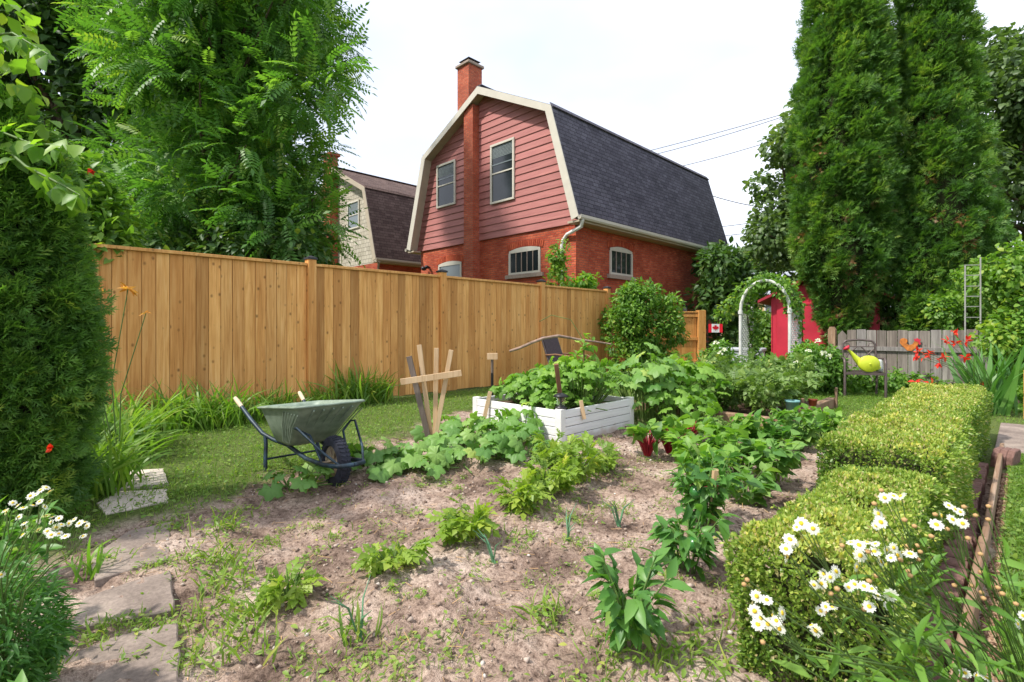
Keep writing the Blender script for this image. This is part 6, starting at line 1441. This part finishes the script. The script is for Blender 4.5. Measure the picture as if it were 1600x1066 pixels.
def daisy_parts(root, spots, base, d_fn, fsz, seed, stemr=.0018):
    rg = np.random.default_rng(seed); mb = MB(); base = Vector(base); hub = []; ends = []
    for (x, y) in spots:
        d = d_fn(x, y) + rg.uniform(-.04, .04); q = W(x, y, d) - base; nn = nrm(np.array([.35, -.45, .75]) + rg.normal(size=3) * .5); s = fsz * (.75 + .45 * rg.random()); n_ = Vector(nn)
        o = bpy.data.objects.new('flower_head', HEAD); col.objects.link(o); o.parent = root; o.location = q; o.rotation_euler = n_.to_track_quat('Z', 'Y').to_euler(); o.scale = (s, s, s * (.8 + .9 * rg.random()))
        hub.append(Vector(q)); ends.append(Vector(q) - n_ * s * .1)
    left = list(range(len(hub)))
    while left:
        i0 = left[0]; grp = [i for i in left if (hub[i] - hub[i0]).length < .055]; left = [i for i in left if i not in grp]
        c = sum((ends[i] for i in grp), Vector()) / len(grp); fk = c * .90 + Vector((0, 0, -.012)); j = Vector((rg.normal() * .04, rg.normal() * .04, 0)); m1 = c * .45 + Vector((0, 0, c.z * .22)); m2 = c * .72 + Vector((0, 0, c.z * .10))
        mb.tube([j, j.lerp(m1, .5) + Vector((0, 0, .02)), m1, m2, fk], [stemr * 1.8, stemr * 1.5, stemr * 1.2, stemr, stemr * .8], 5)
        for i in grp: mb.tube([fk, fk.lerp(ends[i], .5) + Vector((0, 0, -.003)), ends[i]], [stemr * .6, stemr * .5, stemr * .5], 4)
    return mb, hub
# right foreground plant
b0 = W(1700, 514, 1.05); b0.z = 0; root = thing('fleabane', 'white fleabane daisies with yellow centres leaning across the near hedge', 'flower', tuple(b0))
sp = [(1182, 932), (1198, 938), (1179, 955), (1188, 966), (1208, 962), (1222, 958), (1184, 976), (1200, 975), (1213, 970), (1218, 983), (1245, 824), (1252, 818), (1262, 822), (1270, 826), (1234, 843), (1228, 858), (1240, 850), (1229, 870), (1287, 897), (1297, 902), (1306, 893), (1272, 914), (1284, 912), (1342, 852), (1355, 848), (1368, 850), (1330, 848), (1366, 862), (1344, 868), (1385, 860), (1396, 856), (1392, 872), (1376, 878), (1402, 868), (1410, 862), (1422, 866), (1338, 886), (1326, 918), (1335, 913), (1350, 916), (1362, 920), (1372, 932), (1392, 930), (1358, 948), (1388, 948), (1382, 778), (1396, 775), (1408, 776), (1372, 803), (1368, 822), (1376, 816), (1470, 806), (1482, 790), (1492, 796), (1463, 820), (1488, 812), (1504, 818), (1500, 800), (1282, 955), (1290, 948), (1300, 950), (1268, 978), (1275, 985), (1508, 1052), (1526, 1055), (1542, 1060), (1598, 962), (1590, 975)]
mb, hub = daisy_parts(root, sp, b0, lambda x, y: .86 + (1250 - x) * -.00022, .0098, 501)
rel_ = mb
# faded heads and buds
rg = np.random.default_rng(502)
for k in range(46):
    h_ = hub[rg.integers(len(hub))] if k < 24 else W(1480 + rg.uniform(-60, 110), 850 + rg.uniform(-60, 120), .95) - b0; q = h_ + Vector(rg.normal(size=3) * .02); o = bpy.data.objects.new('faded_head', FADED); col.objects.link(o); o.parent = root; o.location = q; o.scale = (.004,) * 3; m1 = q * .6 + Vector((0, 0, q.z * .06)); mb.tube([m1, q], [.0012, .0009], 4)
mb.build('stem', M['stem'], root)
L = Leaves(); m = 300; u = rg.random(m) ** .7; hb = np.array([hub[i] for i in rg.integers(0, len(hub), m)]); pos = hb * (u * .86)[:, None]; pos[:, 2] += hb[:, 2] * .22 * (u * (1 - u)) + rg.normal(size=m) * .02; pos[:, :2] += rg.normal(size=(m, 2)) * .03
L.add(leaf_t(.13, .06, .25), pos, frames(hb * .5 + rg.normal(size=(m, 3)) * .45, rg.normal(size=(m, 3)) * .5 + (0, 0, 1), .035 + .035 * rg.random(m)), rg.normal(.5, .2, m))
m = 260; pos = np.stack([rg.normal(0, .14, m), rg.normal(0, .14, m), rg.random(m) * .6], 1); L.add(leaf_t(.15, .06, .25), pos, frames(rg.normal(size=(m, 3)) + (0, 0, .3), rg.normal(size=(m, 3)) * .5 + (0, 0, 1), .05 + .05 * rg.random(m)), rg.normal(.5, .2, m))
L.build('leaves', M['L_rose'], root)
# left plant
b1 = W(-30, 514, 1.45); b1.z = 0; root = thing('fleabane', 'clump of small white fleabane daisies below the near cedar at lower left', 'flower', tuple(b1))
sp = [(8, 798), (20, 786), (28, 790), (36, 794), (48, 775), (55, 773), (64, 766), (72, 762), (78, 768), (30, 808), (38, 818), (38, 825), (36, 836), (60, 815), (60, 828), (72, 806), (80, 816), (82, 808), (92, 810), (88, 824), (96, 820), (74, 830), (80, 836), (92, 834), (102, 838), (108, 818), (116, 812), (124, 818), (130, 838), (132, 816), (136, 822), (10, 800), (52, 790), (62, 784), (70, 792), (2, 898)]
mb, hub = daisy_parts(root, sp, b1, lambda x, y: 1.35, .0095, 511); rg = np.random.default_rng(512); mb.build('stem', M['stem'], root)
L = Leaves(); m = 4000; a = rg.random(m) * 6.28; r_ = np.sqrt(rg.random(m)) * .25; pos = np.stack([r_ * np.cos(a), r_ * np.sin(a), rg.random(m) ** .8 * .48 * (1 - .5 * (r_ / .25) ** 2) + .02], 1); pos[:, :2] *= (.45 + .55 * pos[:, 2] / .5)[:, None]
L.add(leaf_t(.11, .06, .3), pos, frames(np.stack([np.cos(a), np.sin(a), .2 + 0 * a], 1) + rg.normal(size=(m, 3)) * .6, rg.normal(size=(m, 3)) * .5 + (0, 0, 1), .03 + .03 * rg.random(m)), rg.normal(.35, .2, m)); L.build('leaves', M['L_pepper'], root)
# broad leaves, bottom left corner, and yellowing lily leaf
for i, (px, d_, n, h_, mt, lab) in enumerate(((-30, 1.1, 60, .30, 'L_pepper', 'broad leaved plant cut off by the bottom left corner'), (0, 2.3, 70, .34, 'L_rose', 'leafy plant beneath the near cedar left of the flagstones'), (-20, 1.8, 90, .5, 'L_pepper', 'dark leafy plant filling the gap under the near cedar'))):
    p = W(px, 514, d_); p.z = 0; compound('leafy_plant', lab, 0, 0, .18, h_, n * 2, 520 + i, mt, .09, None, 'plant', leaf_t(.2, .08, .25), base=tuple(p), stems=12, up=.8)
strap('yellowing_lily', 'small clump of lily leaves turning yellow beside the dappled flagstone', G(140, 905, 0), 14, .24, .028, M['L_bright'], 530, .03, cat='plant')
